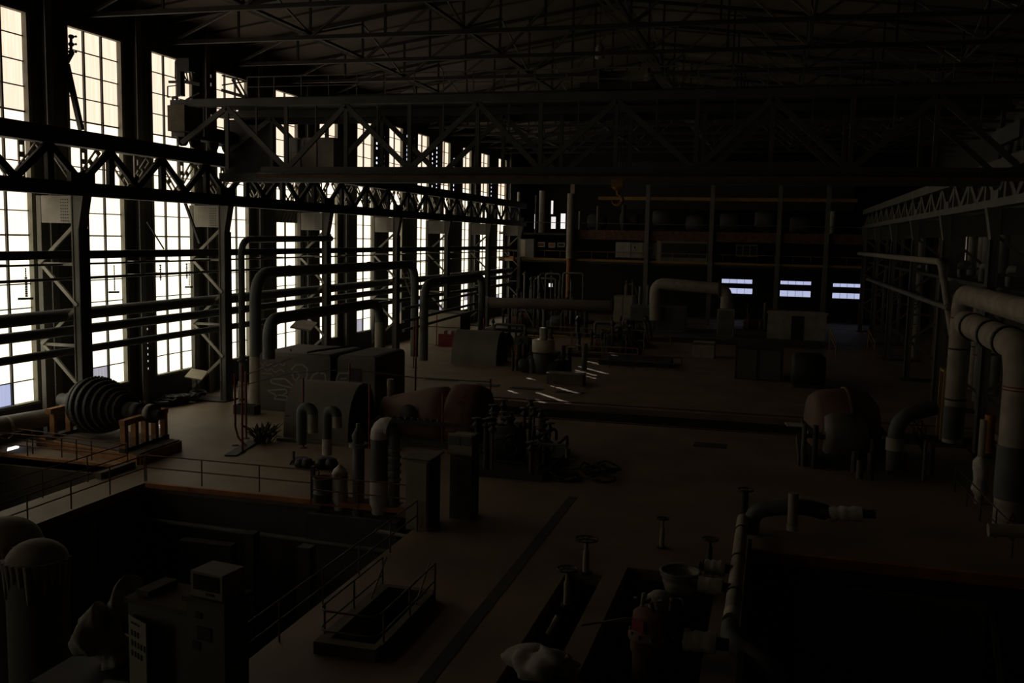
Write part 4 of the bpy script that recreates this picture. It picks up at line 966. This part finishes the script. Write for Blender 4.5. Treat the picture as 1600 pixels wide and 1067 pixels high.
# pit contents: domed pipe bends with drips
def dome(px, py, Y, R, label, z0=-6):
    c = PY(px, py, Y); t = thing('domed_vessel', label, 'vessel', (c.x, c.y, z0))
    prof = [(z0 - c.z, R)] + [(-.05, R)] + [(R * .8 * math.sin(k * PI / 16), R * math.cos(k * PI / 16)) for k in range(8)] + [(R * .8, 0)]
    obj('shell', MB().lathe(c, (0, 0, 1), prof, 28), m_steel, t)
    d = MB()
    for k in range(12):
        a = -2.4 + k * .25; l = random.uniform(.2, .7)
        p = c + Vector((math.cos(a) * (R + .01), math.sin(a) * (R + .01), 0)); d.tube([p + Vector((0, 0, .15)), p + Vector((0, 0, -l))], [.09, .02], 6)
    obj('dripped_coating', d, m_insul, t); obj('coated_cap', MB().lathe(c, (0, 0, 1), [(R * .8 * math.sin(k * PI / 16) + .02, (R + .02) * math.cos(k * PI / 16)) for k in range(9)], 28), m_insul, t)
dome(10, 850, 17.5, .75, 'drip-coated domed vessel at the left frame edge')
dome(58, 880, 16.5, .62, 'second coated domed vessel right of the leftmost one')
for k, (px, ytop, ybot, Y, w_) in enumerate(((140, 810, 900, 29, .35), (325, 800, 900, 31, 2.2), (480, 840, 940, 29, .5), (395, 830, 900, 31, .4))):
    a = PY(px, ytop, Y); obj('pit_column', MB().box((a.x - w_ / 2, Y - .3, -6), (a.x + w_ / 2, Y + .15, min(a.z, -.6) if k not in (1,) else -1.6)), m_steel if k < 1 else m_dark, label='upright %s standing inside the great pit' % ['narrow pale column at left', 'broad grey panel in the middle', 'dark pillar at right', 'slim dark pillar'][k], cat='column')
obj('pit_gutter', MB().tube([(-23.4, 31.7, -1.3), (-12.0, 31.7, -1.5)], .12, 8), m_grey, label='pipe hung along the far wall of the great pit', cat='pipe')

# ------------------------------------------------------------------ right foreground
def valve(px, py, ptop, label, m=m_insul, wr=.3, r=.1):
    g = G(px, py); h = PY(px, ptop, g.y).z; t = thing('standing_valve', label, 'valve', g)
    obj('stem_tube', MB().tube([(g.x, g.y, 0), (g.x, g.y, h * .6), (g.x, g.y, h * .62), (g.x, g.y, h - .12)], [r, r, r * .65, r * .5], 12), m, t)
    obj('base_flange', MB().tube([(g.x, g.y, 0), (g.x, g.y, .05)], r * 2, 14), m_dark, t)
    w = obj('hand_wheel', MB().lathe((g.x, g.y, h - .1), (0, 0, 1), [(0, wr - .05), (0, wr), (.04, wr), (.04, wr - .05), (0, wr - .05)], 22), m_dark, t)
    s = MB()
    for k in range(5): a = 2 * PI * k / 5; s.bar((g.x, g.y, h - .08), (g.x + math.cos(a) * wr, g.y + math.sin(a) * wr, h - .08), .03, .03)
    obj('spokes', s, m_dark, w)
valve(915, 895, 838, 'standing valve with large hand wheel on the foreground floor, leftmost upright', wr=.36)
valve(885, 946, 884, 'slim standing valve at the trench edge nearest the white sack', wr=.3, r=.085)
valve(1034, 856, 806, 'lone standing valve on the open centre floor', wr=.2, r=.08)
valve(1108, 880, 838, 'standing valve behind the open round pot', wr=.26, m=m_dark, r=.09)
g = G(1062, 922)
t = thing('open_pot', 'wide open round metal pot standing on the foreground floor', 'pot', g)
obj('pot_wall', MB().lathe(g, (0, 0, 1), [(0, 0), (0, .42), (.3, .5), (.45, .52), (.45, .56), (.55, .58), (.58, .54), (.5, .48), (.1, .4), (.08, 0)], 30), m_insul, t)
obj('pot_rim', MB().lathe(g, (0, 0, 1), [(.54, .5), (.54, .6), (.6, .6), (.6, .5), (.54, .5)], 30), m_steel, t)
g = G(1020, 1020)
t = thing('pump_unit', 'round dark pump with cluttered top and a red plate', 'pump', g)
obj('pump_body', MB().lathe(g, (0, 0, 1), [(-1.2, .5), (0, .5), (.1, .56), (.35, .56), (.4, .62), (.5, .62), (.55, .5), (1.0, .52), (1.1, .4), (1.1, 0)], 28), m_rust, t)
pr_ = PY(992, 998, g.y - .55)
obj('red_plate', MB().cbox((g.x - .33, g.y - .46, .83), (.36, .03, .3), -.55), m_red, t)
for k in range(12):
    a = 2 * PI * k / 12; obj('bolt', MB().tube([g + Vector((math.cos(a) * .57, math.sin(a) * .57, .5)), g + Vector((math.cos(a) * .57, math.sin(a) * .57, .6))], .035, 6), m_steel, t)
obj('motor_cap', MB().lathe(g + Vector((.1, .25, 1.1)), (0, 0, 1), [(0, .3), (.25, .32), (.35, .2), (.38, 0)], 18), m_insul, t)
for k in range(7):
    c = g + Vector((random.uniform(-.4, .4), random.uniform(-.3, .3), 1.05)); obj('fitting', MB().tube([c, c + Vector((random.uniform(-.1, .1), 0, random.uniform(.15, .4)))], .05, 8), random.choice([m_steel, m_insul, m_dark]), t)
for k in range(3):
    c = g + Vector((-.2 + .3 * k, 0, 1.3)); obj('hose', MB().tube([c + Vector((math.cos(q) * .3, math.sin(q) * .2, math.sin(q * 2) * .1)) for q in [j * .5 for j in range(9)]], .035, 6), m_dark, t)
g = G(970, 985); t = thing('bent_sheet', 'curved pale metal sheet lying over the pump well', 'sheet', g)
n = 10; vs = []; 
for k in range(n + 1):
    a = -.5 + k * .18; vs += [g + Vector((-.55 + math.sin(a) * .9, -.3 + .1 * k, -.1 + math.cos(a) * .25)), g + Vector((.1 + math.sin(a) * .9, .2 + .1 * k, -.08 + math.cos(a) * .25))]
vs2 = [v + Vector((0, 0, .02)) for v in vs]
obj('sheet_metal', MB().add(vs + vs2, [(2 * k, 2 * k + 2, 2 * k + 3, 2 * k + 1) for k in range(n)] + [(2 * n + 2 + 2 * k, 2 * n + 3 + 2 * k, 2 * n + 5 + 2 * k, 2 * n + 4 + 2 * k) for k in range(n)]), m_cab, t)
obj('folded_lip', MB().tube([vs[0], vs[1]], .02, 6), m_steel, t)
g = G(843, 1050); bag((g.x, g.y, 0), (.72, .52, .38), 'large slack white sack lying at the bottom centre of the view', name='cloth_sack', seed=11, fold=.2)
# trench debris
g = G(868, 985); t = thing('fallen_valve', 'fallen pale pipe piece tangled in the trench behind the sack', 'pipe', g)
obj('tube', MB().tube([PY(856, 990, g.y), PY(872, 962, g.y)], .07, 10), m_insul, t)
for k in range(3): obj('bracket', MB().bar(PY(845 + 8 * k, 1000, g.y), PY(850 + 10 * k, 970, g.y), .05), m_dark, t)
# wrapped pipes to the long pipe
for k, (x0, x1, y, r) in enumerate(((1101, 1132, 899, .22), (1090, 1128, 928, .22), (1067, 1118, 1018, .25), (1296, 1347, 803, .25))):
    if k < 3:
        g = G(x0, y + 12); z = .5; a = Vector((PY(x0, y, g.y).x, g.y, z)); b = Vector((PY(x1, y, g.y).x, g.y, z))
    else:
        a = PY(x0, y, 33); b = PY(x1, y, 33)
    t = thing('wrapped_pipe', 'stub of pipe wrapped in white cloth, ' + ['behind the long sloping pipe beside the standing valve', 'beside the open round pot', 'right of the pump with the red plate', 'lying across the far side of the right pit'][k], 'pipe', a)
    wp = MB().tube([a.lerp(b, q / 8) for q in range(9)], [r * (1 + .1 * math.sin(q * 2.3)) for q in range(9)], 14)
    for v in wp.v: v += Vector((random.uniform(-.02, .02), random.uniform(-.02, .02), random.uniform(-.02, .02)))
    obj('cloth_wrap', wp, m_wrap, t); obj('bare_pipe', MB().tube([a + (a - b) * .3, b + (b - a) * .4], r * .6, 12), m_dark, t)
t = thing('curb_pipe', 'long pipe running along the edge of the right pit', 'pipe', (-.55, 20, .4))
obj('pipe_run', MB().tube([(-.62, 24.6, .45), (-.62, 33.5, .45)], .2, 14), m_insul, t)
obj('pale_end', MB().tube([(-.62, 24.2, .45), (-.62, 24.7, .45)], .21, 14), m_white, t)
obj('lower_pipe', MB().tube(path([(-.62, 24.2, .3), (-.62, 23.2, .3), (.6, 22.2, .1), (.6, 22.2, -3)], .8), .24, 14), m_grey, t)
for y in (26, 29, 32): obj('clamp', MB().tube([(-.62, y, .45), (-.62, y + .1, .45)], .23, 12), m_dark, t)
obj('pit_curb', MB().box((-.38, 9, 0), (-.25, 31.6, .35)), m_dark, label='dark steel curb plate along the left edge of the right pit', cat='curb')
g = G(1238, 825)
t = thing('standing_pipe', 'short leaning beige pipe at the far corner of the right pit', 'pipe', g)
obj('tube', MB().tube([PY(1238, 822, 33.2), PY(1240, 770, 33.2)], .17, 12), m_insul, t); obj('pale_collar', MB().tube([PY(1238, 828, 33.2), PY(1238, 820, 33.2)], .2, 12), m_wrap, t)
pipe('bent_pipe', 'grey pipe bending over the far left corner of the right pit', [PY(1172, 840, 33.5), PY(1176, 797, 33.5), PY(1250, 790, 33.5), PY(1290, 800, 34)], .28, m_grey, .8)
# valve gear near (1160,800)
t = thing('standing_valve', 'dark valve head cluster at the top of the curb pipe', 'valve', (-.6, 34.2, 0))
obj('stem_tube', MB().tube([(-.6, 34.2, 0), (-.6, 34.2, 1.3)], .13, 10), m_dark, t); obj('hand_wheel', MB().lathe((-.6, 34.2, 1.3), (0, 0, 1), [(0, .22), (0, .3), (.05, .3), (.05, .22), (0, .22)], 16), m_dark, t)
# right pit content
obj('screen_wall', MB().box((1.2, 31.15, -4.8), (6.8, 31.3, -.8)), m_steel, label='grey wall panel inside the right pit', cat='panel')
obj('pit_beam', MB().bar((5.2, 20, -1.2), (6.9, 31.1, -1.0), .15), m_dark, label='dark slanting beam inside the right pit', cat='beam')

# ------------------------------------------------------------------ right machine
t = thing('turbine_casing', 'rust-coloured turbine casing on the right side of the hall', 'turbine', (3.4, 47.5, 0))
c = Vector((2.0, 47.6, 1.3))
obj('upper_casing', MB().lathe(c, (1, .15, 0), [(0, 0), (0, 1.5), (.3, 1.75), (1.6, 1.9), (2.6, 1.75), (3.0, 1.3), (3.0, 0)], 28), m_redcase, t)
obj('front_drum', MB().lathe(c + Vector((.6, -1.7, -.1)), (1, .1, 0), [(0, 0), (0, .9), (.3, 1.1), (1.5, 1.1), (1.8, .8), (1.8, 0)], 24), m_casing, t)
obj('joint_flange', MB().box((1.7, 45.4, 1.15), (5.4, 49.8, 1.35)), m_dark, t); obj('base_frame', MB().box((1.5, 44.6, 0), (5.6, 50, .5)), m_dark, t)
for k in range(10): obj('bolt', MB().tube([(1.9 + k * .36, 45.5, 1.35), (1.9 + k * .36, 45.5, 1.48)], .07, 6), m_steel, t)
obj('casing_band', MB().lathe(c + Vector((1.5, .2, 0)), (1, .15, 0), [(0, 1.88), (0, 1.97), (.18, 1.97), (.18, 1.88)], 28), m_rust, t)
obj('desk_flap', MB().cbox(G(1252, 664, .9), (1.5, .9, .05), .1), m_white, t, label='pale flap')
for k in range(14):
    x, y = random.uniform(1.5, 7.5), random.uniform(43, 47.5); h = random.uniform(.6, 2.0); obj('upright_pipe', MB().tube([(x, y, 0), (x, y, h)], random.uniform(.06, .16), 8), random.choice([m_dark, m_rust, m_grey]), t)
g = G(1395, 745); zt1 = PY(1420, 636, g.y + .5).z
t = thing('exhaust_elbow', 'upright pipe elbow with a pale collar right of the rust-coloured casing', 'pipe', g)
obj('elbow', MB().tube(path([(g.x, g.y, .3), (g.x, g.y, zt1 - .4), (g.x + 1.6, g.y + .8, zt1)], 1.2, 8), .33, 16), m_grey, t)
obj('pale_collar', MB().tube([(g.x, g.y, 1.2), (g.x, g.y, 1.75)], .38, 16), m_insul, t)
# yellow stair rail
t = thing('stair_rail', 'orange stair handrail beside the dark pipe elbow', 'railing', G(1430, 700))
a, b = PY(1427, 672, 49), PY(1445, 702, 49)
for d in (0, .5, 1.0): obj('rail', MB().tube([a + Vector((0, 0, d)), b + Vector((0, 0, d))], .035, 6), m_orange, t)
for k in range(4): q = a.lerp(b, k / 3); obj('post', MB().tube([q, q + Vector((0, 0, 1.1))], .035, 6), m_orange, t)
obj('stringer', MB().bar(a + Vector((0, 0, -.1)), b + Vector((0, 0, -.1)), .1, .2), m_yellow, t)

# big insulated pipes at right edge
X1 = 10.2
a = PX(1497, 500, X1); zt1 = PX(1505, 463, X1).z
y1 = PX(1497, 560, X1 - .9).y
def ring(nm, p, q, r, m, t): obj(nm, MB().tube([p, q], r, 18), m, t)
t = thing('insulated_pipe', 'thick insulated pipe rising and bending right under the right girder', 'pipe', (9.3, y1, 0))
XX = 9.3
zt1 = PX(1530, 466, XX).z
obj('pipe_run', MB().tube(path([(XX, y1, 0), (XX, y1, zt1), (XX, y1 - 12, zt1), (XX, y1 - 22, zt1)], 1.3, 8), .5, 20), m_insul, t)
ring('red_band', (XX, y1, PX(1495, 495, XX).z), (XX, y1, PX(1495, 495, XX).z + .08), .515, m_red, t)
for z in (2.2, 4.8): ring('clamp', (XX, y1, z), (XX, y1, z + .1), .53, m_dark, t)
ring('dark_sleeve', (XX, y1, .2), (XX, y1, 1.9), .52, m_grey, t)
t = thing('insulated_pipe', 'nearest thick insulated pipe with red bands at the right frame edge', 'pipe', (8.6, 36.3, 0))
X2 = 8.5; y2 = PX(1590, 650, X2).y; zt2 = PX(1560, 528, X2).z
obj('pipe_run', MB().tube(path([(X2, y2, 0), (X2, y2, zt2), (X2, y2 + 9.5, zt2 + .05), (X2, y2 + 10.5, zt2 + .05)], 1.4, 8), .55, 22), m_insul, t)
for z in (PX(1590, 603, X2).z, PX(1590, 608, X2).z): ring('red_band', (X2, y2, z), (X2, y2, z + .05), .57, m_red, t)
for d in (2.0, 4.8, 8.5): ring('black_clamp', (X2, y2 + d, zt2 + .02), (X2, y2 + d + .25, zt2 + .02), .62, m_black, t)
ring('dark_sleeve', (X2, y2, 1.2), (X2, y2, 3.1), .59, m_grey, t); ring('white_foot', (X2, y2, 0), (X2, y2, 1.15), .5, m_wrap, t)
obj('red_letter', MB().bar((X2 - .2, y2 - .52, .35), (X2 - .02, y2 - .53, .8), .05).bar((X2 - .02, y2 - .53, .8), (X2 + .12, y2 - .53, .3), .05).bar((X2 - .17, y2 - .53, .55), (X2 + .1, y2 - .53, .5), .05), m_red, t)
for k, (px, y0, y1_, X, r, m, lab) in enumerate(((1432, 420, 590, 12.6, .33, m_insul, 'pale vertical pipe in the row behind the right girder, left of the thick bend'), (1463, 430, 520, 13.5, .2, m_steel, 'slim vertical pipe just left of the thick bend'),
        (1527, 350, 450, 14, .3, m_insul, 'short vertical pipe above the thick bend'), (1510, 400, 470, 13.0, .22, m_light, 'bright slim vertical pipe over the thick bend'), (1465, 520, 660, 13.0, .25, m_rust, 'rust vertical pipe beside the thick pipe'),
        (1535, 580, 700, 13.2, .3, m_steel, 'grey vertical pipe between the two thick insulated pipes'), (1560, 360, 470, 15, .35, m_steel, 'grey vertical pipe near the right frame edge'), (1405, 440, 560, 12.8, .2, m_dark, 'leftmost dark vertical pipe of the right row'))):
    g = PX(px, 500, X); pipe('vertical_pipe', lab, [(X, g.y, 0), (X, g.y, 11.0)], r, m, parts=(('clamp', (X, g.y, 3), (X, g.y, 3.1), r * 1.15, m_dark),))
pts = [PX(1342, 396, 9.4), PX(1470, 409, 9.4)]; e = PX(1494, 490, 9.3)
pipe('slanting_pipe', 'long pipe along the right girder dropping at its near end', [pts[0], pts[1], (9.4, PX(1492, 480, 9.4).y, 5.2)], .2, m_insul, .8)
pipe('slanting_pipe', 'lower long pipe slanting toward the camera on the right side', [PX(1355, 436, 9.3), PX(1483, 482, 9.3)], .16, m_steel)
g = PX(1530, 740, 8.9)
t = thing('wrapped_valve', 'valve wrapped in white cloth left of the nearest insulated pipe', 'valve', (8.2, 38.5, 0))
c = PX(1532, 742, 8.2); wm = MB().lathe(c, (0, 0, 1), [(-.9, .1), (-.6, .3), (-.2, .24), (.2, .32), (.5, .28), (.8, .1)], 14)
for v in wm.v: v += Vector((random.uniform(-.05, .05), random.uniform(-.05, .05), 0))
obj('cloth_wrap', wm, m_wrap, t); obj('stem', MB().tube([(c.x, c.y, 0), (c.x, c.y, c.z + 2.2)], .16, 10), m_insul, t)
obj('orange_stem', MB().tube([(c.x + .2, c.y, c.z + .9), (c.x + .2, c.y, c.z + 2.4)], .2, 10), m_orange, t)
railing([(7.9, 33.5), (7.6, 42)], 'dark railing beside the wrapped valve at right', m=m_dark)
a, b = PY(1544, 828, 33.6), PY(1620, 830, 33.6)
pipe('floor_pipe', 'pale horizontal pipe entering at the right frame edge', [a, b], .22, m_insul)
t = thing('equipment_gantry', 'yellowish steel frame before the thick insulated pipe', 'frame', G(1475, 640))
g = PX(1476, 600, 8.8)
for dy in (0, 1.2): obj('frame_post', MB().bar((8.8, g.y + dy, 0), (8.8, g.y + dy, 3.6), .14), m_yellow, t)
obj('frame_beam', MB().bar((8.8, g.y, 3.6), (8.8, g.y + 1.2, 3.6), .14), m_yellow, t)
# side clutter
for k in range(5):
    y = 50 + k * 6.5
    obj('pipe_clutter', MB().tube(path([(11.2, y, 9.0), (11.2, y + 2, 9.0), (11.2, y + 2, 8.0), (12.4, y + 3, 8.0)], .4), .2, 10), m_steel, label='bent pipe piece hung under the right girder, %s from the near end' % ORD[k].replace('nearest', 'first'), cat='pipe')
obj('side_platform', MB().box((10.6, 36, 7.9), (18.5, 118, 8.1)), m_dark, label='dark service platform behind the right columns', cat='platform')

# ------------------------------------------------------------------ far gallery
YG = 118.0
def GX(px): return PY(px, 400, YG).x
gal = thing('gallery', 'two-storey gallery crossing the far end of the hall', 'gallery', (-8, YG, 7.3))
zf = 7.35; gx0, gx1 = -33.9, 10.6
obj('lower_deck', MB().box((gx0, YG, zf - .3), (gx1, YB, zf)), m_dark, gal)
obj('yellow_edge', MB().box((gx0, YG - .1, zf - .05), (gx1, YG, zf + .22)), m_yellow, gal, label='yellow painted edge')
obj('upper_deck', MB().box((gx0, YG, 10.45), (gx1, YB, 10.7)), m_dark, gal)
obj('upper_fascia', MB().box((-25, YG - .06, 10.0), (gx1, YG, 11.2)), m_rust, gal)
obj('upper_rail', MB().tube([(gx0, YG, 12.0), (gx1, YG, 12.0)], .04, 6), m_steel, gal)
for k in range(22): x = gx0 + k * 2; obj('rail_post', MB().tube([(x, YG, 7.5), (x, YG, 8.5)], .03, 5), m_yellow, gal)
obj('handrail', MB().tube([(gx0, YG, 8.5), (gx1, YG, 8.5)], .035, 6), m_yellow, gal)
for k, px in enumerate((893, 1010, 1110, 1215, 1290)):
    x = GX(px); obj('gallery_column', MB().box((x - .25, YG - .5, 0), (x + .25, YG, 17.5)), m_steel if k else m_insul, gal)
x = GX(893); pipe('yellow_downpipe', 'tall pale and yellow downpipe standing before the far gallery', [(x - .1, YG - .9, 0), (x - .1, YG - .9, PY(870, 305, YG).z)], .32, m_orange, parts=(('grey_upper_part', (x - .1, YG - .9, 7.6), (x - .1, YG - .9, PY(870, 303, YG).z), .42, m_insul),))
def gbox(name, label, cat, x0, y0, x1, y1, Y, dep, m, parts=(), zb=None):
    p, q = PY(x0, y0, Y), PY(x1, y1, Y)
    if zb is not None: q.z = zb
    t = thing(name, label, cat, ((p.x + q.x) / 2, Y, q.z))
    obj('body', MB().box((p.x, Y, q.z), (q.x, Y + dep, p.z)), m, t)
    for nm, a, b, c, d, mm in parts:
        w_, h_ = q.x - p.x, p.z - q.z
        obj(nm, MB().box((p.x + a * w_, Y - .04, q.z + b * h_), (p.x + c * w_, Y, q.z + d * h_)), mm, t)
    return t
gbox('wall_cabinet', 'green-grey cabinet on the gallery at the end of the left windows', 'cabinet', 812, 373, 834, 402, YG - 1, 1.2, m_cabgreen, (('door', .1, .05, .38, .95, m_white), ('side_panel', .42, .02, .98, .98, m_steel)))
gbox('sign_box', 'orange and brown box beside the last left column', 'box', 788, 400, 802, 408, YG - 2.5, .8, m_orange, (('pale_front', .1, .1, .9, .5, m_insul),))
for k, (x0, y0, x1, y1, m, l) in enumerate(((840, 378, 851, 386, m_rust, 'left framed board on the far gallery wall'), (857, 379, 867, 387, m_orange, 'orange framed board on the far gallery wall'), (871, 379, 882, 386, m_dark, 'right framed board on the far gallery wall'))):
    gbox('framed_board', l, 'board', x0, y0, x1, y1, YG - .5, .3, m_light, (('board_face', .12, .18, .88, .82, m),))
gbox('double_cabinet', 'pale and grey double cabinets on the far gallery', 'cabinet', 962, 378, 1030, 404, YG + .3, 1.5, m_steel, (('pale_door', .01, .02, .34, .98, m_light), ('grey_door', .37, .02, .62, .98, m_cabgreen), ('right_door', .65, .02, .98, .98, m_steel), ('notice', .42, .6, .46, .75, m_wrap), ('notice', .68, .62, .8, .72, m_wrap)))
gbox('control_room', 'pale framed control room front on the far gallery', 'room', 1027, 365, 1105, 410, YG + .2, 3, m_casing, (('left_frame', 0, 0, .08, 1, m_insul), ('top_band', .08, .7, 1, 1, m_casing), ('window_band', .1, .15, .98, .66, m_glass)))
gbox('glazed_partition', 'dark glazed partition at the right end of the gallery', 'partition', 1150, 382, 1183, 402, YG + .2, 2, m_steel, (('pane', .05, .1, .3, .9, m_glass), ('pane', .36, .1, .62, .9, m_glass), ('pane', .68, .1, .95, .9, m_glass)))
gbox('switchgear_cabinet', 'wide grey-green switchgear block before the far gallery', 'cabinet', 985, 478, 1068, 524, 101.5, 3, m_steel, (('door', .02, .05, .24, .95, m_grey), ('door', .26, .05, .49, .95, m_grey), ('door', .51, .05, .74, .95, m_grey), ('door', .76, .05, .98, .95, m_grey)), zb=.5)
gbox('switchgear_cabinet', 'paired pale cabinets left of the grey-green switchgear', 'cabinet', 959, 462, 988, 500, 104.5, 2, m_cabgreen, (('door', .04, .03, .46, .97, m_cab), ('door', .54, .03, .96, .97, m_cab)), zb=.5)
gbox('switchgear_cabinet', 'single upright pale cabinet under the end of the duct', 'cabinet', 1121, 483, 1146, 520, 99, 1.2, m_cabgreen, (('door', .08, .04, .92, .96, m_steel),), zb=.5)
hx = gbox('site_hut', 'pale hut with a dark doorway at the far end', 'hut', 1200, 488, 1290, 532, 99, 4, m_insul, (('dark_doorway', .41, 0, .62, .9, m_black), ('roof_edge', -.02, .97, 1.02, 1.06, m_light)), zb=.5)
gbox('machine_plinth', 'long low dark plinth before the far cabinets and the hut', 'plinth', 905, 528, 1300, 548, 96, 2.5, m_dark, (('top_edge', 0, .9, 1, 1, m_plank),))
obj('plinth_ground', MB().box((-20, 96, -.02), (4.8, 107, .5)), m_pit, label='raised concrete base under the far cabinets and hut', cat='base')
gbox('crate_box', 'pale crate on the floor left of the far right machines', 'crate', 1082, 535, 1115, 565, 84, 1.8, m_insul, (('lid', -.02, .9, 1.02, 1.02, m_plank),))
gbox('generator_casing', 'dark boxy machine casing in the right mid distance', 'casing', 1150, 540, 1222, 600, 72, 4, m_dark, (('panel', .05, .1, .45, .9, m_block), ('panel', .52, .1, .95, .9, m_block)))
t = thing('motor', 'dark round motor beside the boxy casing in the right mid distance', 'motor', G(1240, 600))
g = G(1235, 605); obj('motor_body', MB().lathe(g + Vector((0, .8, 1.2)), (1, 0, 0), [(0, 0), (0, 1.0), (.3, 1.2), (2.0, 1.2), (2.3, .9), (2.3, 0)], 20), m_dark, t); obj('motor_foot', MB().box(g + Vector((.2, .1, 0)), g + Vector((2.1, 1.5, .4))), m_dark, t)
gbox('raised_plinth', 'low broad plinth with steps on the open floor in mid distance', 'plinth', 935, 560, 1045, 600, 76, 3, m_dark, (('edge_strip', 0, .92, 1, 1, m_plank),))
for k, (x0, x1) in enumerate(((1302, 1345),)):
    t = thing('stair_rail', 'yellow stair handrails at the far right', 'railing', G(1300, 560))
    for px in (1297, 1357):
        a, b = PY(px, 515, 92), PY(px + 10, 535, 90); obj('rail', MB().tube([a, b], .05, 6), m_yellow, t); obj('rail', MB().tube([a + Vector((0, 0, -.5)), b + Vector((0, 0, -.5))], .04, 6), m_yellow, t)
        for q in (a, b): obj('post', MB().tube([q, (q.x, q.y, 0)], .05, 6), m_yellow, t)
railing([(-24, 90), (-9, 90)], 'yellow railing before the far machines in the middle', m=m_yellow, r=.04)
railing([(-14, 74.5), (-6.5, 74.5)], 'low rusty railing at the raised plinth in mid distance', m=m_rust, r=.035)
# vertical chimney pipes and clutter on the upper gallery
for k, (px, y0, y1_, r, m) in enumerate(((848, 298, 358, .42, m_light), (838, 305, 358, .12, m_grey), (811, 300, 330, .2, m_light), (906, 330, 358, .15, m_light), (934, 322, 360, .12, m_light), (1302, 330, 355, .35, m_light), (975, 320, 360, .3, m_dark))):
    a, b = PY(px, y0, YG + 1.5), PY(px, y1_, YG + 1.5)
    pipe('vertical_pipe', ['thick pale stack pipe before the slit windows', 'thin dark pipe left of the thick pale stack', 'short pale pipe at the end of the left girder', 'short bright pipe right of the downpipe', 'thin bright pipe amid the upper gallery machines', 'short pale pipe at the right of the upper gallery', 'dark drum-like pipe on the upper gallery'][k] , [(a.x, YG + 1.5, 10.7), (a.x, YG + 1.5, a.z)], r, m)
for k in range(7):
    x = -22 + k * 4.1; t = thing('gallery_tank', 'dark round tank on the upper gallery, %s from the left' % ORD[k].replace('nearest', 'first'), 'tank', (x, YG + 4, 10.7))
    obj('tank_shell', MB().lathe((x - 1, YG + 3, 12.2 + .3 * (k % 3)), (1, 0, 0), [(0, 0), (0, .8), (.3, 1.0), (2, 1.0), (2.3, .7), (2.3, 0)], 16), m_grey, t); obj('saddle', MB().box((x - .6, YG + 2.3, 10.7), (x + .8, YG + 3.7, 11.6)), m_dark, t)
obj('yellow_beam', MB().box((PY(935, 305, YG + 1).x, YG + 1, PY(935, 312, YG + 1).z), (9, YG + 1.3, PY(935, 307, YG + 1).z)), m_yellow, label='dull yellow beam high on the upper gallery', cat='beam')
obj('back_partition', MB().box((-20, YG + 6, 14.0), (9, YG + 6.2, 20)), m_dark, label='dark partition above the upper gallery', cat='partition')

GR = {'wall_column': 'wall columns between the windows', 'floor_hatch': 'steel hatch covers in the floor', 'red_stanchion': 'red stanchions round the machines', 'steam_pipe': 'steam pipes near the windows', 'wall_pipe': 'pipes along the left wall',
      'bracket_bar': 'pale bracket bars on the left wall', 'standing_valve': 'standing valves on the foreground floor', 'framed_board': 'framed boards on the gallery wall', 'gallery_tank': 'tanks on the upper gallery', 'roof_bracing': 'roof bracing frames',
      'vertical_pipe': 'vertical pipes', 'railing': 'pipe railings', 'control_cabinet': 'control cabinets', 'switchgear_cabinet': 'switchgear cabinets at the far end', 'hanging_bar': 'hanging bars before the windows', 'hanging_chain': 'loose hanging chains', 'riser_pipe': 'riser pipes at the pit edge',
      'wrapped_pipe': 'white wrapped pipe stubs', 'u_bend_pipe': 'hooked pipes before the rounded hood', 'insulated_pipe': 'thick insulated pipes at right', 'plastic_sack': 'crumpled sheeting by the near cabinets', 'domed_vessel': 'domed vessels in the great pit', 'pit_column': 'uprights in the great pit', 'pit_edge_beam': 'beams along the pit edges'}
for o in list(COL.objects):
    if o.parent is None and 'category' in o and 'group' not in o:
        b = o.name.split('.')[0]
        if b in GR: o['group'] = GR[b]
